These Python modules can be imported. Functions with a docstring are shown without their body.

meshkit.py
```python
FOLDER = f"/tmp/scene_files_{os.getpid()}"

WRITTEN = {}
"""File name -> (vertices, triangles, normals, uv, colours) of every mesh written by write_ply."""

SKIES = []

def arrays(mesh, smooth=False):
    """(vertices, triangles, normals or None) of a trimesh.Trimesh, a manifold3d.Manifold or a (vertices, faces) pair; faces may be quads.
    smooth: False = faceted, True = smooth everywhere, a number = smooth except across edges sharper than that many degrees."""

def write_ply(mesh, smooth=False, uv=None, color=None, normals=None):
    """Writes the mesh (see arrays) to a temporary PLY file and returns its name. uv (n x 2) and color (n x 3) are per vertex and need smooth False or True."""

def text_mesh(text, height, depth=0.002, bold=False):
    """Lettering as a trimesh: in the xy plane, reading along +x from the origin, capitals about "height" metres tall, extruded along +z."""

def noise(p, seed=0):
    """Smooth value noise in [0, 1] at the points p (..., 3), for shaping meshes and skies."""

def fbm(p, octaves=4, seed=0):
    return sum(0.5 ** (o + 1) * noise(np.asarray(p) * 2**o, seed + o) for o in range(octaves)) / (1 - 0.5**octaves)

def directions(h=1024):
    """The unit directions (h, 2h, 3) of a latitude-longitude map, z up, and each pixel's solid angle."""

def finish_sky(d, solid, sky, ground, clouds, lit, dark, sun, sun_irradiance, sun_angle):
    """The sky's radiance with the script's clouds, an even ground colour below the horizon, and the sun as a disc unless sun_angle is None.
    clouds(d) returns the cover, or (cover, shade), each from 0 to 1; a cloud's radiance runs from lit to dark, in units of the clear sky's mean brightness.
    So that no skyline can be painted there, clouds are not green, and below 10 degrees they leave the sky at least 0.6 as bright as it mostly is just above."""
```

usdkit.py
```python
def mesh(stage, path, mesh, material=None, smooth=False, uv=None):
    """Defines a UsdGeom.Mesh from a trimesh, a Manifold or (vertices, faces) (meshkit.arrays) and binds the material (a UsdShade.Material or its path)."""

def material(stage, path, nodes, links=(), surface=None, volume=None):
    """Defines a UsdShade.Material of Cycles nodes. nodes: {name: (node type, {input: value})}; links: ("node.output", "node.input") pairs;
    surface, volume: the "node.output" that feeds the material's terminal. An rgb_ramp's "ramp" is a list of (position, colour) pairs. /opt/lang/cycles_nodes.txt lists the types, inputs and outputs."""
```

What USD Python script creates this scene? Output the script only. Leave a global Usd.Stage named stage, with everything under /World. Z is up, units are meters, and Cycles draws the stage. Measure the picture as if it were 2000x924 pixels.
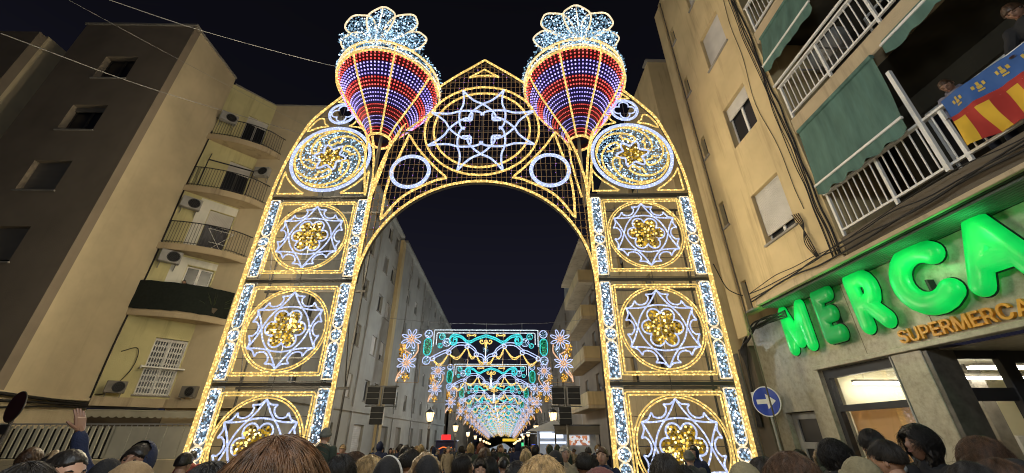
import math, random
import numpy as np, trimesh, manifold3d as m3
import usdkit, meshkit
from shapely.geometry import Polygon, LineString, MultiLineString, Point, box as sbox
from shapely.ops import unary_union
from pxr import Usd, UsdGeom, UsdLux, UsdShade, Gf, Sdf, Vt

PI = math.pi
stage = Usd.Stage.CreateInMemory()
UsdGeom.SetStageUpAxis(stage, 'Z'); UsdGeom.SetStageMetersPerUnit(stage, 1.0)
UsdGeom.Xform.Define(stage, '/World')
stage.SetDefaultPrim(stage.GetPrimAtPath('/World'))
UsdGeom.Scope.Define(stage, '/World/Looks')

# ------------------------------------------------------------------ camera, sky
cam = UsdGeom.Camera.Define(stage, '/World/camera')
PITCH, YAW, HC = 27.0, 1.0, 2.0
cam.CreateHorizontalApertureAttr(36.0); cam.CreateFocalLengthAttr(36.0*763/2000)
cam.CreateVerticalApertureAttr(36.0*473/1024)
cam.CreateClippingRangeAttr((0.05, 2000.0)); cam.CreateExposureAttr(0.0)
cx = UsdGeom.Xformable(cam)
cx.AddTranslateOp().Set((0, 0, HC)); cx.AddRotateZOp().Set(-YAW); cx.AddRotateXOp().Set(90+PITCH)

def mat(name, nodes, links, surface, volume=None):
    return usdkit.material(stage, '/World/Looks/'+name, nodes, links, surface=surface, volume=volume)
def emit_bg():
    return mat('night_sky', {
        'tc': ('texture_coordinate', {}), 'sx': ('separate_xyz', {}),
        'ra': ('rgb_ramp', {'ramp': [(0, (.0132, .0132, .0245)), (.30, (.0092, .0092, .0168)), (.62, (.0040, .0040, .0068)), (1, (.0026, .0026, .0036))]}),
        'sky': ('sky_texture', {'sky_type': 'single_scattering', 'sun_disc': False, 'sun_elevation': -0.12, 'sun_rotation': 2.4}),
        'ad': ('mix_color', {'blend_type': 'add', 'fac': 0.02, 'use_clamp_result': False}),
        'bg': ('background_shader', {'strength': 1.0})},
        [('tc.generated', 'sx.vector'), ('sx.z', 'ra.fac'), ('ra.color', 'ad.a'), ('sky.color', 'ad.b'), ('ad.result', 'bg.color')], 'bg.background')
dome = UsdLux.DomeLight.Define(stage, '/World/sky')
dome.GetPrim().SetCustomDataByKey('kind', 'structure')
UsdShade.MaterialBindingAPI.Apply(dome.GetPrim()).Bind(emit_bg())

# ------------------------------------------------------------------ naming helpers
used = {}
def fresh(parent, name):
    k = (parent, name); n = used.get(k, -1)+1; used[k] = n
    return f'{parent}/{name}' + (f'_{n:03d}' if n else '')
def tag(prim, label=None, cat=None, group=None, kind=None):
    prim = prim.GetPrim() if hasattr(prim, 'GetPrim') else prim
    for k, v in (('label', label), ('category', cat), ('group', group), ('kind', kind)):
        if v: prim.SetCustomDataByKey(k, v)
    return prim
def thing(name, label, cat, loc=(0, 0, 0), rz=0, group=None, rx=0, scale=None):
    x = UsdGeom.Xform.Define(stage, fresh('/World', name))
    x.AddTranslateOp().Set(tuple(map(float, loc))); x.AddRotateZOp().Set(float(rz))
    if rx: x.AddRotateXOp().Set(float(rx))
    if scale: x.AddScaleOp().Set(tuple(map(float, scale)) if np.ndim(scale) else (float(scale),)*3)
    return tag(x, label, cat, group)
def obj(name, mesh, m, parent=None, smooth=False, kind=None, rnd=None, label=None):
    if rnd is None and isinstance(mesh, trimesh.Trimesh): mesh = mesh.copy(); mesh.remove_unreferenced_vertices()
    p = usdkit.mesh(stage, fresh(str(parent.GetPath()) if parent else '/World', name), mesh, m, smooth=smooth)
    if rnd is not None:
        UsdGeom.PrimvarsAPI(p).CreatePrimvar('rnd', Sdf.ValueTypeNames.FloatArray, 'vertex').Set(Vt.FloatArray.FromNumpy(np.asarray(rnd, np.float32)))
    return tag(p, label, kind=kind)
def copy_of(src, loc, rz=0, label=None, cat=None, group=None, name=None, scale=None, inst=True):
    was = src.GetCustomData(); nm = name or src.GetName().split('_0')[0]
    x = UsdGeom.Xform.Define(stage, fresh('/World', nm))
    x.GetPrim().GetReferences().AddInternalReference(src.GetPath()); x.GetPrim().SetInstanceable(inst)
    x.ClearXformOpOrder()
    x.AddTranslateOp(opSuffix='c').Set(tuple(map(float, loc))); x.AddRotateZOp(opSuffix='c').Set(float(rz))
    if scale: x.AddScaleOp(opSuffix='c').Set(tuple(map(float, scale)) if np.ndim(scale) else (float(scale),)*3)
    return tag(x, label or was.get('label'), cat or was.get('category'), group or was.get('group'))

# ------------------------------------------------------------------ geometry helpers
cat = trimesh.util.concatenate
def bx(x0, x1, y0, y1, z0, z1):
    b = trimesh.creation.box((x1-x0, y1-y0, z1-z0)); b.apply_translation(((x0+x1)/2, (y0+y1)/2, (z0+z1)/2)); return b
def move(m, x=0, y=0, z=0, rz=0, rx=0, ry=0):
    m = m.copy()
    for a, ax in ((rx, (1, 0, 0)), (ry, (0, 1, 0)), (rz, (0, 0, 1))):
        if a: m.apply_transform(trimesh.transformations.rotation_matrix(math.radians(a), ax))
    m.apply_translation((x, y, z)); return m
def cbox(x0, x1, y0, y1, z0, z1, c=.015):
    """box with chamfered edges"""
    c = min(c, (x1-x0)/3, (y1-y0)/3, (z1-z0)/3)
    pts = []
    for sx in (0, 1):
        for sy in (0, 1):
            for sz in (0, 1):
                p = np.array([x1 if sx else x0, y1 if sy else y0, z1 if sz else z0], float)
                d = np.array([-c if sx else c, -c if sy else c, -c if sz else c])
                for k in range(3):
                    e = d.copy(); e[k] = 0; pts.append(p+e)
    return trimesh.convex.convex_hull(np.array(pts))
def tube(P, r, sides=5, closed=False):
    """round bar along the points P (n,3); r a number or per point"""
    P = np.asarray(P, float); n = len(P); r = np.broadcast_to(np.asarray(r, float), (n,))
    if closed: T = np.roll(P, -1, 0)-np.roll(P, 1, 0)
    else: T = np.gradient(P, axis=0)
    T /= np.maximum(np.linalg.norm(T, axis=1, keepdims=True), 1e-9)
    a = np.array([0, 0, 1.]) if abs(T[0, 2]) < .9 else np.array([1., 0, 0])
    N = np.zeros_like(P); N[0] = np.cross(T[0], a); N[0] /= np.linalg.norm(N[0])
    for i in range(1, n):
        v = N[i-1]-T[i]*(N[i-1]@T[i]); l = np.linalg.norm(v)
        N[i] = v/l if l > 1e-6 else N[i-1]
    B = np.cross(T, N); ang = np.arange(sides)/sides*2*PI
    V = P[:, None]+r[:, None, None]*(np.cos(ang)[None, :, None]*N[:, None]+np.sin(ang)[None, :, None]*B[:, None])
    F = []
    I = np.arange(n*sides).reshape(n, sides)
    A = I if closed else I[:-1]; Bn = np.roll(I, -1, 0) if closed else I[1:]
    q = np.stack([A, np.roll(A, -1, 1), np.roll(Bn, -1, 1), Bn], -1).reshape(-1, 4)
    F = np.vstack([q[:, [0, 1, 2]], q[:, [0, 2, 3]]])
    if not closed:
        k = np.arange(1, sides-1)
        F = np.vstack([F, np.stack([np.zeros_like(k), k+1, k], 1), (n-1)*sides+np.stack([np.zeros_like(k), k, k+1], 1)])
    return trimesh.Trimesh(V.reshape(-1, 3), F, process=False)
def bar(a, b, r, sides=5): return tube([a, b], r, sides)
def spline(pts, n=8, closed=False):
    """Catmull-Rom through pts"""
    P = np.asarray(pts, float); m = len(P); out = []
    rng = range(m if closed else m-1)
    for i in rng:
        if closed: p0, p1, p2, p3 = P[(i-1) % m], P[i], P[(i+1) % m], P[(i+2) % m]
        else:
            p1, p2 = P[i], P[i+1]; p0 = P[i-1] if i else 2*p1-p2; p3 = P[i+2] if i+2 < m else 2*p2-p1
        for t in np.arange(n)/n:
            out.append(.5*((2*p1)+(-p0+p2)*t+(2*p0-5*p1+4*p2-p3)*t*t+(-p0+3*p1-3*p2+p3)*t**3))
    if not closed: out.append(P[-1])
    return np.array(out)
def arc(c, r, a0, a1, n=24):
    a = np.radians(np.linspace(a0, a1, n)); return np.stack([c[0]+r*np.cos(a), c[1]+r*np.sin(a)], 1)
def pol(c, r, a): return (c[0]+r*math.cos(math.radians(a)), c[1]+r*math.sin(math.radians(a)))
def up3(P, v=0.0):
    P = np.asarray(P, float); return np.stack([P[:, 0], np.full(len(P), v), P[:, 1]], 1)
def resample(P, step, closed=False):
    ls = LineString(np.vstack([P, P[:1]]) if closed else P); n = max(2, int(round(ls.length/step)))
    k = np.arange(n)/n if closed else np.linspace(0, 1, n+1)
    return np.array([ls.interpolate(t, normalized=True).coords[0] for t in k])
def scalloped(c, r0, r1, lobes, a0=0, n=12):
    """outline of a flower of round lobes"""
    out = []
    for k in range(lobes):
        a = a0+k*360/lobes; cc = pol(c, r0, a); lr = r1-r0
        out += list(arc(cc, lr, a-112, a+112, n))
    return np.array(out)
ICO = trimesh.creation.icosphere(0, 1.0); OCT = trimesh.creation.octahedron() if hasattr(trimesh.creation, 'octahedron') else None
OV = np.array([[1, 0, 0], [-1, 0, 0], [0, 1, 0], [0, -1, 0], [0, 0, 1], [0, 0, -1]], float)
OF = np.array([[0, 2, 4], [2, 1, 4], [1, 3, 4], [3, 0, 4], [2, 0, 5], [1, 2, 5], [3, 1, 5], [0, 3, 5]])
def balls(C, r, rng, round_=True):
    """many small bulbs as one mesh, and a random number per vertex"""
    C = np.asarray(C, float); n = len(C); r = np.broadcast_to(np.asarray(r, float), (n,))
    v, f = (np.array(ICO.vertices), np.array(ICO.faces)) if round_ else (OV, OF)
    th = rng.uniform(0, 2*PI, n); c, s = np.cos(th), np.sin(th)
    R = np.zeros((n, 3, 3)); R[:, 0, 0] = c; R[:, 0, 2] = s; R[:, 2, 0] = -s; R[:, 2, 2] = c; R[:, 1, 1] = 1
    V = np.einsum('nij,vj->nvi', R, v)*r[:, None, None]+C[:, None]
    F = f[None]+(np.arange(n)*len(v))[:, None, None]
    return trimesh.Trimesh(V.reshape(-1, 3), F.reshape(-1, 3), process=False), np.repeat(rng.random(n), len(v))
def scatter(poly, d, rng):
    """points spread evenly in a shapely polygon, about d apart"""
    x0, y0, x1, y1 = poly.bounds; pts = []; row = 0
    y = y0+d*.4
    while y < y1:
        x = x0+d*.4+(row % 2)*d/2
        while x < x1:
            q = (x+rng.uniform(-.28, .28)*d, y+rng.uniform(-.28, .28)*d)
            if poly.contains(Point(q)): pts.append(q)
            x += d
        y += d*.87; row += 1
    return np.array(pts).reshape(-1, 2)
def prism(poly, O, U, N, t):
    """polygon in (u, z) set at O along the unit vector U, thickness t away from N"""
    ms = [trimesh.creation.extrude_polygon(g, t, engine='earcut') for g in getattr(poly, 'geoms', [poly])]
    m = cat(ms); O, U, N = (np.array(a, float) for a in (O, U, N))
    v = m.vertices; m.vertices = O+v[:, :1]*U+v[:, 1:2]*np.array([0, 0, 1.])-v[:, 2:3]*N
    if np.dot(np.cross(U, [0, 0, 1.]), -N) < 0: m.invert()
    return m
def plate(poly, v0, v1):
    return prism(poly, (0, v0, 0), (1, 0, 0), (0, -1, 0), v1-v0)
def arr(v): return np.asarray(v, float)

# ------------------------------------------------------------------ materials
def plain(name, col, rough=.6, var=.12, scale=3.0, bump=0.0, bscale=60, metallic=0.0, spec=.4, stretch=None):
    nodes = {'geo': ('geometry', {}), 'n': ('noise_texture', {'scale': scale, 'detail': 5.0, 'roughness': .6}),
             'ra': ('rgb_ramp', {'ramp': [(.25, tuple(c*(1-var) for c in col)), (.75, tuple(min(1, c*(1+var)) for c in col))]}),
             'p': ('principled_bsdf', {'roughness': rough, 'metallic': metallic, 'specular_ior_level': spec})}
    links = [('n.fac', 'ra.fac'), ('ra.color', 'p.base_color')]
    if stretch:
        nodes['mp'] = ('mapping', {'scale': stretch}); links += [('geo.position', 'mp.vector'), ('mp.vector', 'n.vector')]
    else: links.append(('geo.position', 'n.vector'))
    if bump:
        nodes['n2'] = ('noise_texture', {'scale': bscale, 'detail': 3.0}); nodes['b'] = ('bump', {'strength': bump, 'distance': .01})
        links += [('geo.position', 'n2.vector'), ('n2.fac', 'b.height'), ('b.normal', 'p.normal')]
    return mat(name, nodes, links, 'p.BSDF')
def plaster(name, col, dirt=(.12, .09, .06), amount=.5, bump=.35):
    """rendered wall: patchy tone, vertical dirt runs, fine grain"""
    return mat(name, {
        'geo': ('geometry', {}),
        'n': ('noise_texture', {'scale': .55, 'detail': 6.0, 'roughness': .62}),
        'ra': ('rgb_ramp', {'ramp': [(.3, tuple(c*.82 for c in col)), (.55, col), (.75, tuple(min(1, c*1.12) for c in col))]}),
        'mp': ('mapping', {'scale': (2.6, 2.6, .22)}), 'n3': ('noise_texture', {'scale': 1.0, 'detail': 6.0, 'roughness': .7}),
        'r3': ('rgb_ramp', {'ramp': [(.52, (0, 0, 0)), (.8, (amount,)*3)]}),
        'mx': ('mix_color', {'b': dirt}),
        'n2': ('noise_texture', {'scale': 34.0, 'detail': 4.0}), 'b': ('bump', {'strength': bump, 'distance': .012}),
        'p': ('principled_bsdf', {'roughness': .9, 'specular_ior_level': .2})},
        [('geo.position', 'n.vector'), ('n.fac', 'ra.fac'), ('ra.color', 'mx.a'), ('geo.position', 'mp.vector'), ('mp.vector', 'n3.vector'),
         ('n3.fac', 'r3.fac'), ('r3.color', 'mx.fac') , ('mx.result', 'p.base_color'), ('geo.position', 'n2.vector'), ('n2.fac', 'b.height'), ('b.normal', 'p.normal')], 'p.BSDF')
def rope_mat(name, col, s0, s1, scale=16.0):
    """lit tube with the beads of its diodes"""
    return mat(name, {'geo': ('geometry', {}), 'v': ('voronoi_texture', {'scale': scale}),
        'mr': ('map_range', {'from_min': .1, 'from_max': .5, 'to_min': s1, 'to_max': s0, 'clamp': True}),
        'e': ('emission', {'color': col})},
        [('geo.position', 'v.vector'), ('v.distance', 'mr.value'), ('mr.result', 'e.strength')], 'e.emission')
def bulb_mat(name, stops):
    """bulbs of uneven brightness: stops = (position, radiance)"""
    top = max(max(c) for _, c in stops)
    return mat(name, {'a': ('attribute', {'attribute': 'rnd'}), 'ra': ('rgb_ramp', {'ramp': [(p, tuple(x/top for x in c)) for p, c in stops]}),
        'e': ('emission', {'strength': top})}, [('a.fac', 'ra.fac'), ('ra.color', 'e.color')], 'e.emission')
def glow(name, col, s):
    return mat(name, {'e': ('emission', {'color': col, 'strength': s})}, [], 'e.emission')
def pane(name, tint=(1, 1, 1), base=.05, edge=.5):
    return mat(name, {'f': ('layer_weight', {'blend': .5}), 'pw': ('math', {'math_type': 'power', 'value2': 4.0}), 'ma': ('math', {'math_type': 'multiply_add', 'value2': edge, 'value3': base}), 't': ('transparent_bsdf', {'color': tint}), 'g': ('glossy_bsdf', {'roughness': .03}),
        'm': ('mix_closure', {})}, [('f.facing', 'pw.value1'), ('pw.value', 'ma.value1'), ('ma.value', 'm.fac'), ('t.BSDF', 'm.closure1'), ('g.BSDF', 'm.closure2')], 'm.closure')

YEL = (1.0, .67, .19)
M = {}
M['yellow_rope'] = rope_mat('yellow_rope', YEL, .85, 3.2, 15.0)
M['white_rope'] = rope_mat('white_rope', (.58, .67, 1.0), 1.0, 2.2)
M['pale_rope'] = rope_mat('pale_rope', (1.0, .80, .50), 1.0, 2.4)
M['gold_bulb'] = bulb_mat('gold_bulb', [(0, (.06, .035, .003)), (.4, (.30, .17, .01)), (.7, (1.0, .6, .06)), (.92, (2.6, 1.8, .5)), (1, (4, 3.4, 1.6))])
M['ice_bulb'] = bulb_mat('ice_bulb', [(0, (.05, .08, .11)), (.36, (.15, .27, .38)), (.68, (.40, .70, .96)), (.92, (1.2, 1.7, 2.2)), (1, (2.8, 3.1, 3.6))])
M['ice_white'] = bulb_mat('ice_white', [(0, (.08, .10, .13)), (.30, (.24, .40, .56)), (.60, (.62, .88, 1.15)), (.88, (1.8, 2.0, 2.4)), (1, (3.2, 3.4, 3.8))])
M['red_bulb'] = bulb_mat('red_bulb', [(0, (1.2, .07, .07)), (1, (2.0, .28, .25))])
M['violet_bulb'] = bulb_mat('violet_bulb', [(0, (.60, .45, 1.55)), (1, (1.2, .98, 2.3))])
M['red_cloth'] = plain('red_cloth', (.055, .002, .004), .8, .2)
M['blue_cloth'] = plain('blue_cloth', (.010, .005, .055), .8, .2)
M['steel'] = plain('steel', (.30, .29, .27), .45, .2, metallic=.7)
M['dark_steel'] = plain('dark_steel', (.06, .055, .05), .55, .2, metallic=.3)
M['net_wire'] = plain('net_wire', (.50, .33, .16), .7, .2)
M['net_bulb'] = bulb_mat('net_bulb', [(0, (.16, .08, .03)), (.84, (.50, .27, .10)), (.88, (.45, .16, 1.0)), (1, (1.2, .5, 2.6))])
M['foil'] = plain('foil', (.16, .18, .20), .4, .5, scale=20, metallic=.5)
M['cream_plaster'] = plaster('cream_plaster', (.60, .50, .33), amount=.16)
M['ochre_plaster'] = plaster('ochre_plaster', (.60, .47, .26), dirt=(.20, .12, .06), amount=.7)
M['yellow_plaster'] = plaster('yellow_plaster', (.58, .52, .27))
M['grey_plaster'] = plaster('grey_plaster', (.37, .365, .335), amount=.22)
M['white_plaster'] = plaster('white_plaster', (.70, .68, .60), amount=.3)
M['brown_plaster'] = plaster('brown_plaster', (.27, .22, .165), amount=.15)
M['slab'] = plaster('slab', (.50, .40, .26), amount=.7)
M['concrete'] = plain('concrete', (.28, .26, .23), .9, .25, bump=.3)
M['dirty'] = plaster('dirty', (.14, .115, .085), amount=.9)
M['loggia_shade'] = plaster('loggia_shade', (.055, .048, .034), amount=.4)  # near-black: the shade inside the recessed balconies is put into the colour
M['stone'] = mat('stone', {'geo': ('geometry', {}), 'n': ('noise_texture', {'scale': 9.0, 'detail': 8.0, 'roughness': .7}), 'n2': ('noise_texture', {'scale': .9, 'detail': 4.0}),
    'ra': ('rgb_ramp', {'ramp': [(.3, (.30, .27, .20)), (.5, (.45, .41, .32)), (.7, (.55, .51, .41))]}), 'r2': ('rgb_ramp', {'ramp': [(.3, (.7, .66, .58)), (.7, (1, 1, 1))]}),
    'mx': ('mix_color', {'blend_type': 'multiply', 'fac': .8}), 'p': ('principled_bsdf', {'roughness': .35})},
    [('geo.position', 'n.vector'), ('geo.position', 'n2.vector'), ('n.fac', 'ra.fac'), ('n2.fac', 'r2.fac'), ('ra.color', 'mx.a'), ('r2.color', 'mx.b'), ('mx.result', 'p.base_color')], 'p.BSDF')
M['dark_stone'] = plain('dark_stone', (.11, .10, .085), .3, .35, scale=8)
M['asphalt'] = plain('asphalt', (.05, .05, .05), .85, .3, scale=5, bump=.4)
M['paving'] = plain('paving', (.24, .22, .19), .8, .25, scale=2, bump=.2)
M['white_paint'] = plain('white_paint', (.72, .70, .66), .45, .08)
M['black_metal'] = plain('black_metal', (.025, .025, .028), .5, .2)
M['grey_metal'] = plain('grey_metal', (.33, .32, .30), .5, .15)
M['black_plastic'] = plain('black_plastic', (.009, .009, .010), .6, .3)
M['dark_glass'] = plain('dark_glass', (.012, .013, .016), .28, .2, spec=.5)
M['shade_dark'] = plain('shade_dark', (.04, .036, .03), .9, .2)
M['glass'] = pane('glass')
M['cable'] = plain('cable', (.02, .018, .016), .7, .2)
M['pale_cable'] = plain('pale_cable', (.26, .25, .24), .7, .2)
def slats(name, col, scale=9.0, depth=.5):
    return mat(name, {'geo': ('geometry', {}), 'w': ('wave_texture', {'bands_direction': 'z', 'scale': scale}), 'b': ('bump', {'strength': depth, 'distance': .02}),
        'n': ('noise_texture', {'scale': 2.0, 'detail': 5.0}), 'ra': ('rgb_ramp', {'ramp': [(.3, tuple(c*.8 for c in col)), (.7, col)]}), 'p': ('principled_bsdf', {'roughness': .6})},
        [('geo.position', 'w.vector'), ('w.fac', 'b.height'), ('b.normal', 'p.normal'), ('geo.position', 'n.vector'), ('n.fac', 'ra.fac'), ('ra.color', 'p.base_color')], 'p.BSDF')
M['shutter'] = slats('shutter', (.60, .57, .53))
M['dark_shutter'] = slats('dark_shutter', (.22, .20, .17))
M['green_cloth'] = plain('green_cloth', (.080, .155, .128), .85, .35, scale=1.6, bump=.2, stretch=(3, 3, .5))
M['black_mesh'] = plain('black_mesh', (.010, .014, .011), .95, .4, scale=14)
M['beige_cloth'] = plain('beige_cloth', (.36, .33, .25), .85, .15)
M['louvre'] = plain('louvre', (.28, .29, .26), .45, .15)

# ------------------------------------------------------------------ ground
GZ = 0.15                     # street level
def gz(y): return GZ-.03*min(max(y-12.0, 0), 220)      # the street runs gently downhill beyond the arch
def sheet(poly_x, dz, thick):
    """strip of ground between two x, following the slope"""
    ys = [-300, -50, 12, 60, 120, 232, 700]; V = []
    for y in ys:
        z = gz(y)+dz
        for x in poly_x: V += [(x, y, z)]
    V += [(x, y, gz(y)+dz-thick) for y in ys for x in poly_x]
    n = len(ys); F = []
    for i in range(n-1):
        a, b, c, d = 2*i, 2*i+1, 2*i+3, 2*i+2; o = 2*n
        F += [(a, b, c, d), (o+d, o+c, o+b, o+a), (b, o+b, o+c, c), (a, d, o+d, o+a)]
    return (np.array(V, float), np.array(F))
def ground():
    tag(obj('street', sheet((-400, 400), 0, .4), M['asphalt']), 'dark asphalt street and square under the crowd', kind='structure')
    tag(obj('pavement', sheet((6.0, 60), .14, .13), M['paving']), 'raised stone pavement along the supermarket side', kind='structure')
    p = trimesh.creation.extrude_polygon(Polygon([(-60, -200), (-11.5, -200), (-11.5, 12.6), (-9.6, 14.4), (-7.4, 17.5), (-60, 17.5)]), .30, engine='earcut').apply_translation((0, 0, GZ-.16))
    tag(obj('pavement', p, M['paving']), 'raised stone pavement along the cream corner block', kind='structure')

ground()

# ------------------------------------------------------------------ the light arch
ARCH = thing('light_arch', 'giant cathedral-like arch of yellow and blue-white festival lights spanning the street', 'light arch', (-.83, 10, 0), -2.0)
rg = np.random.default_rng(5)
RT = .032
def rope(name, paths, m, parent, v=-.05, r=RT, step=.09, sides=5):
    """paths: list of (points (u,w), closed)"""
    if name in ('spandrel_rope', 'quatrefoil_rope'):
        for P, c in paths: o = obj(name, tube(up3(resample(P, step, c), v), r, sides, c), M[m], parent, smooth=True)
        return o
    return obj(name, cat([tube(up3(resample(P, step, c), v), r, sides, c) for P, c in paths]), M[m], parent, smooth=True)
def rect(x0, x1, z0, z1): return np.array([(x0, z0), (x1, z0), (x1, z1), (x0, z1)], float)
def frame_bars(x0, x1, z0, z1, r=.02, v=.0, extra=()):
    q = [((x0, z0), (x1, z0)), ((x1, z0), (x1, z1)), ((x1, z1), (x0, z1)), ((x0, z1), (x0, z0))]+list(extra)
    return cat([bar((a[0], v, a[1]), (b[0], v, b[1]), r, 4) for a, b in q])
def bulbs(name, poly, d, r, m, parent, v=-.05, depth=.05, round_=False):
    pts = scatter(poly, d, rg)
    P = np.stack([pts[:, 0], v+rg.uniform(-depth, depth, len(pts)), pts[:, 1]], 1)
    b, rn = balls(P, r*rg.uniform(.8, 1.25, len(pts)), rg, round_)
    return obj(name, b, M[m], parent, rnd=rn, kind='stuff', smooth=round_)
BZ = [.45, 3.11, 5.78, 8.46]       # levels of the cross bars
HALF_IN, HALF_OUT = 3.28, 6.34
def rosette_star(c, R):
    out = []
    for k in range(6):
        a = 90+60*k
        P = [pol(c, R*f, a+d) for f, d in ((1, 0), (.86, 5.5), (.73, 14), (.64, 27), (.60, 43), (.59, 60), (.60, 77), (.64, 93), (.73, 106), (.86, 114.5), (1, 120))]
        out.append((spline(P, 6), False))
        S = [pol(c, R, a), pol(c, R*.90, a+7.5), pol(c, R*.93, a+19)]
        out.append((spline(S, 5), False))
        B = [pol(c, R*.93, a+19), pol(c, R*.83, a+17), pol(c, R*.74, a+22.5), pol(c, R*.71, a+30), pol(c, R*.74, a+37.5), pol(c, R*.83, a+43), pol(c, R*.93, a+41)]
        out.append((spline(B, 5), False))
        S = [pol(c, R*.93, a+41), pol(c, R*.90, a+52.5), pol(c, R, a+60)]
        out.append((spline(S, 5), False))
    return out
def capsule(x0, x1, z0, z1, top, bottom):
    r = (x1-x0)/2; xc = (x0+x1)/2; P = []
    if bottom: P += list(arc((xc, z0+r), r, 180, 360, 9))
    else: P += [(x0, z0), (x1, z0)]
    if top: P += list(arc((xc, z1-r), r, 0, 180, 9))
    else: P += [(x1, z1), (x0, z1)]
    return np.array(P)
def strip(xc, z0, z1):
    x0, x1, h = xc-.135, xc+.135, z1-z0
    t = obj('light_strip', cat([frame_bars(x0-.03, x1+.03, z0, z1, .014, .02), bx(x0+.02, x1-.02, .03, .045, z0+.05, z1-.05)]), M['foil'], ARCH)
    zc = z0+h*.44; rc = .15
    low = capsule(x0, x1, z0+.05, zc-rc-.02, True, False); hi = capsule(x0, x1, zc+rc+.02, z1-.05, False, True); ci = arc((xc, zc), rc, 0, 345, 20)
    rope('outline_rope', [(low, True), (hi, True), (ci, True)], 'pale_rope', t, -.03, .02, .07, 4)
    bulbs('ice_bulb', unary_union([Polygon(low), Polygon(hi), Polygon(ci)]).buffer(-.015), .056, .027, 'ice_white', t, -.035, .04)
def square_panel(xc, z0, z1):
    zc = (z0+z1)/2; c = (xc, zc); s = 1.14
    t = obj('rosette_panel', frame_bars(xc-s-.06, xc+s+.06, z0+.06, z1-.06, .009, .03, [((xc-s, zc+.62), (xc+s, zc+.62)), ((xc-s, zc), (xc+s, zc)), ((xc-s, zc-.72), (xc+s, zc-.72)), ((xc, z0), (xc, z1))]), M['dark_steel'], ARCH)
    rope('square_rope', [(rect(xc-s, xc+s, zc-s, zc+s), True), (rect(xc-s+.065, xc+s-.065, zc-s+.065, zc+s-.065), True)], 'yellow_rope', t, -.04, .020)
    rope('ring_rope', [(arc(c, 1.075, 0, 355, 60), True), (arc(c, 1.015, 0, 355, 60), True)], 'yellow_rope', t, -.06, .019)
    rope('star_rope', rosette_star(c, .985), 'white_rope', t, -.06, .021)
    fl = scalloped(c, .345, .52, 6)
    rope('flower_rope', [(fl, True)], 'white_rope', t, -.07, .022, .06)
    bulbs('gold_bulb', Polygon(fl).buffer(0).buffer(-.03), .062, .029, 'gold_bulb', t, -.06, .06, True)
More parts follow.
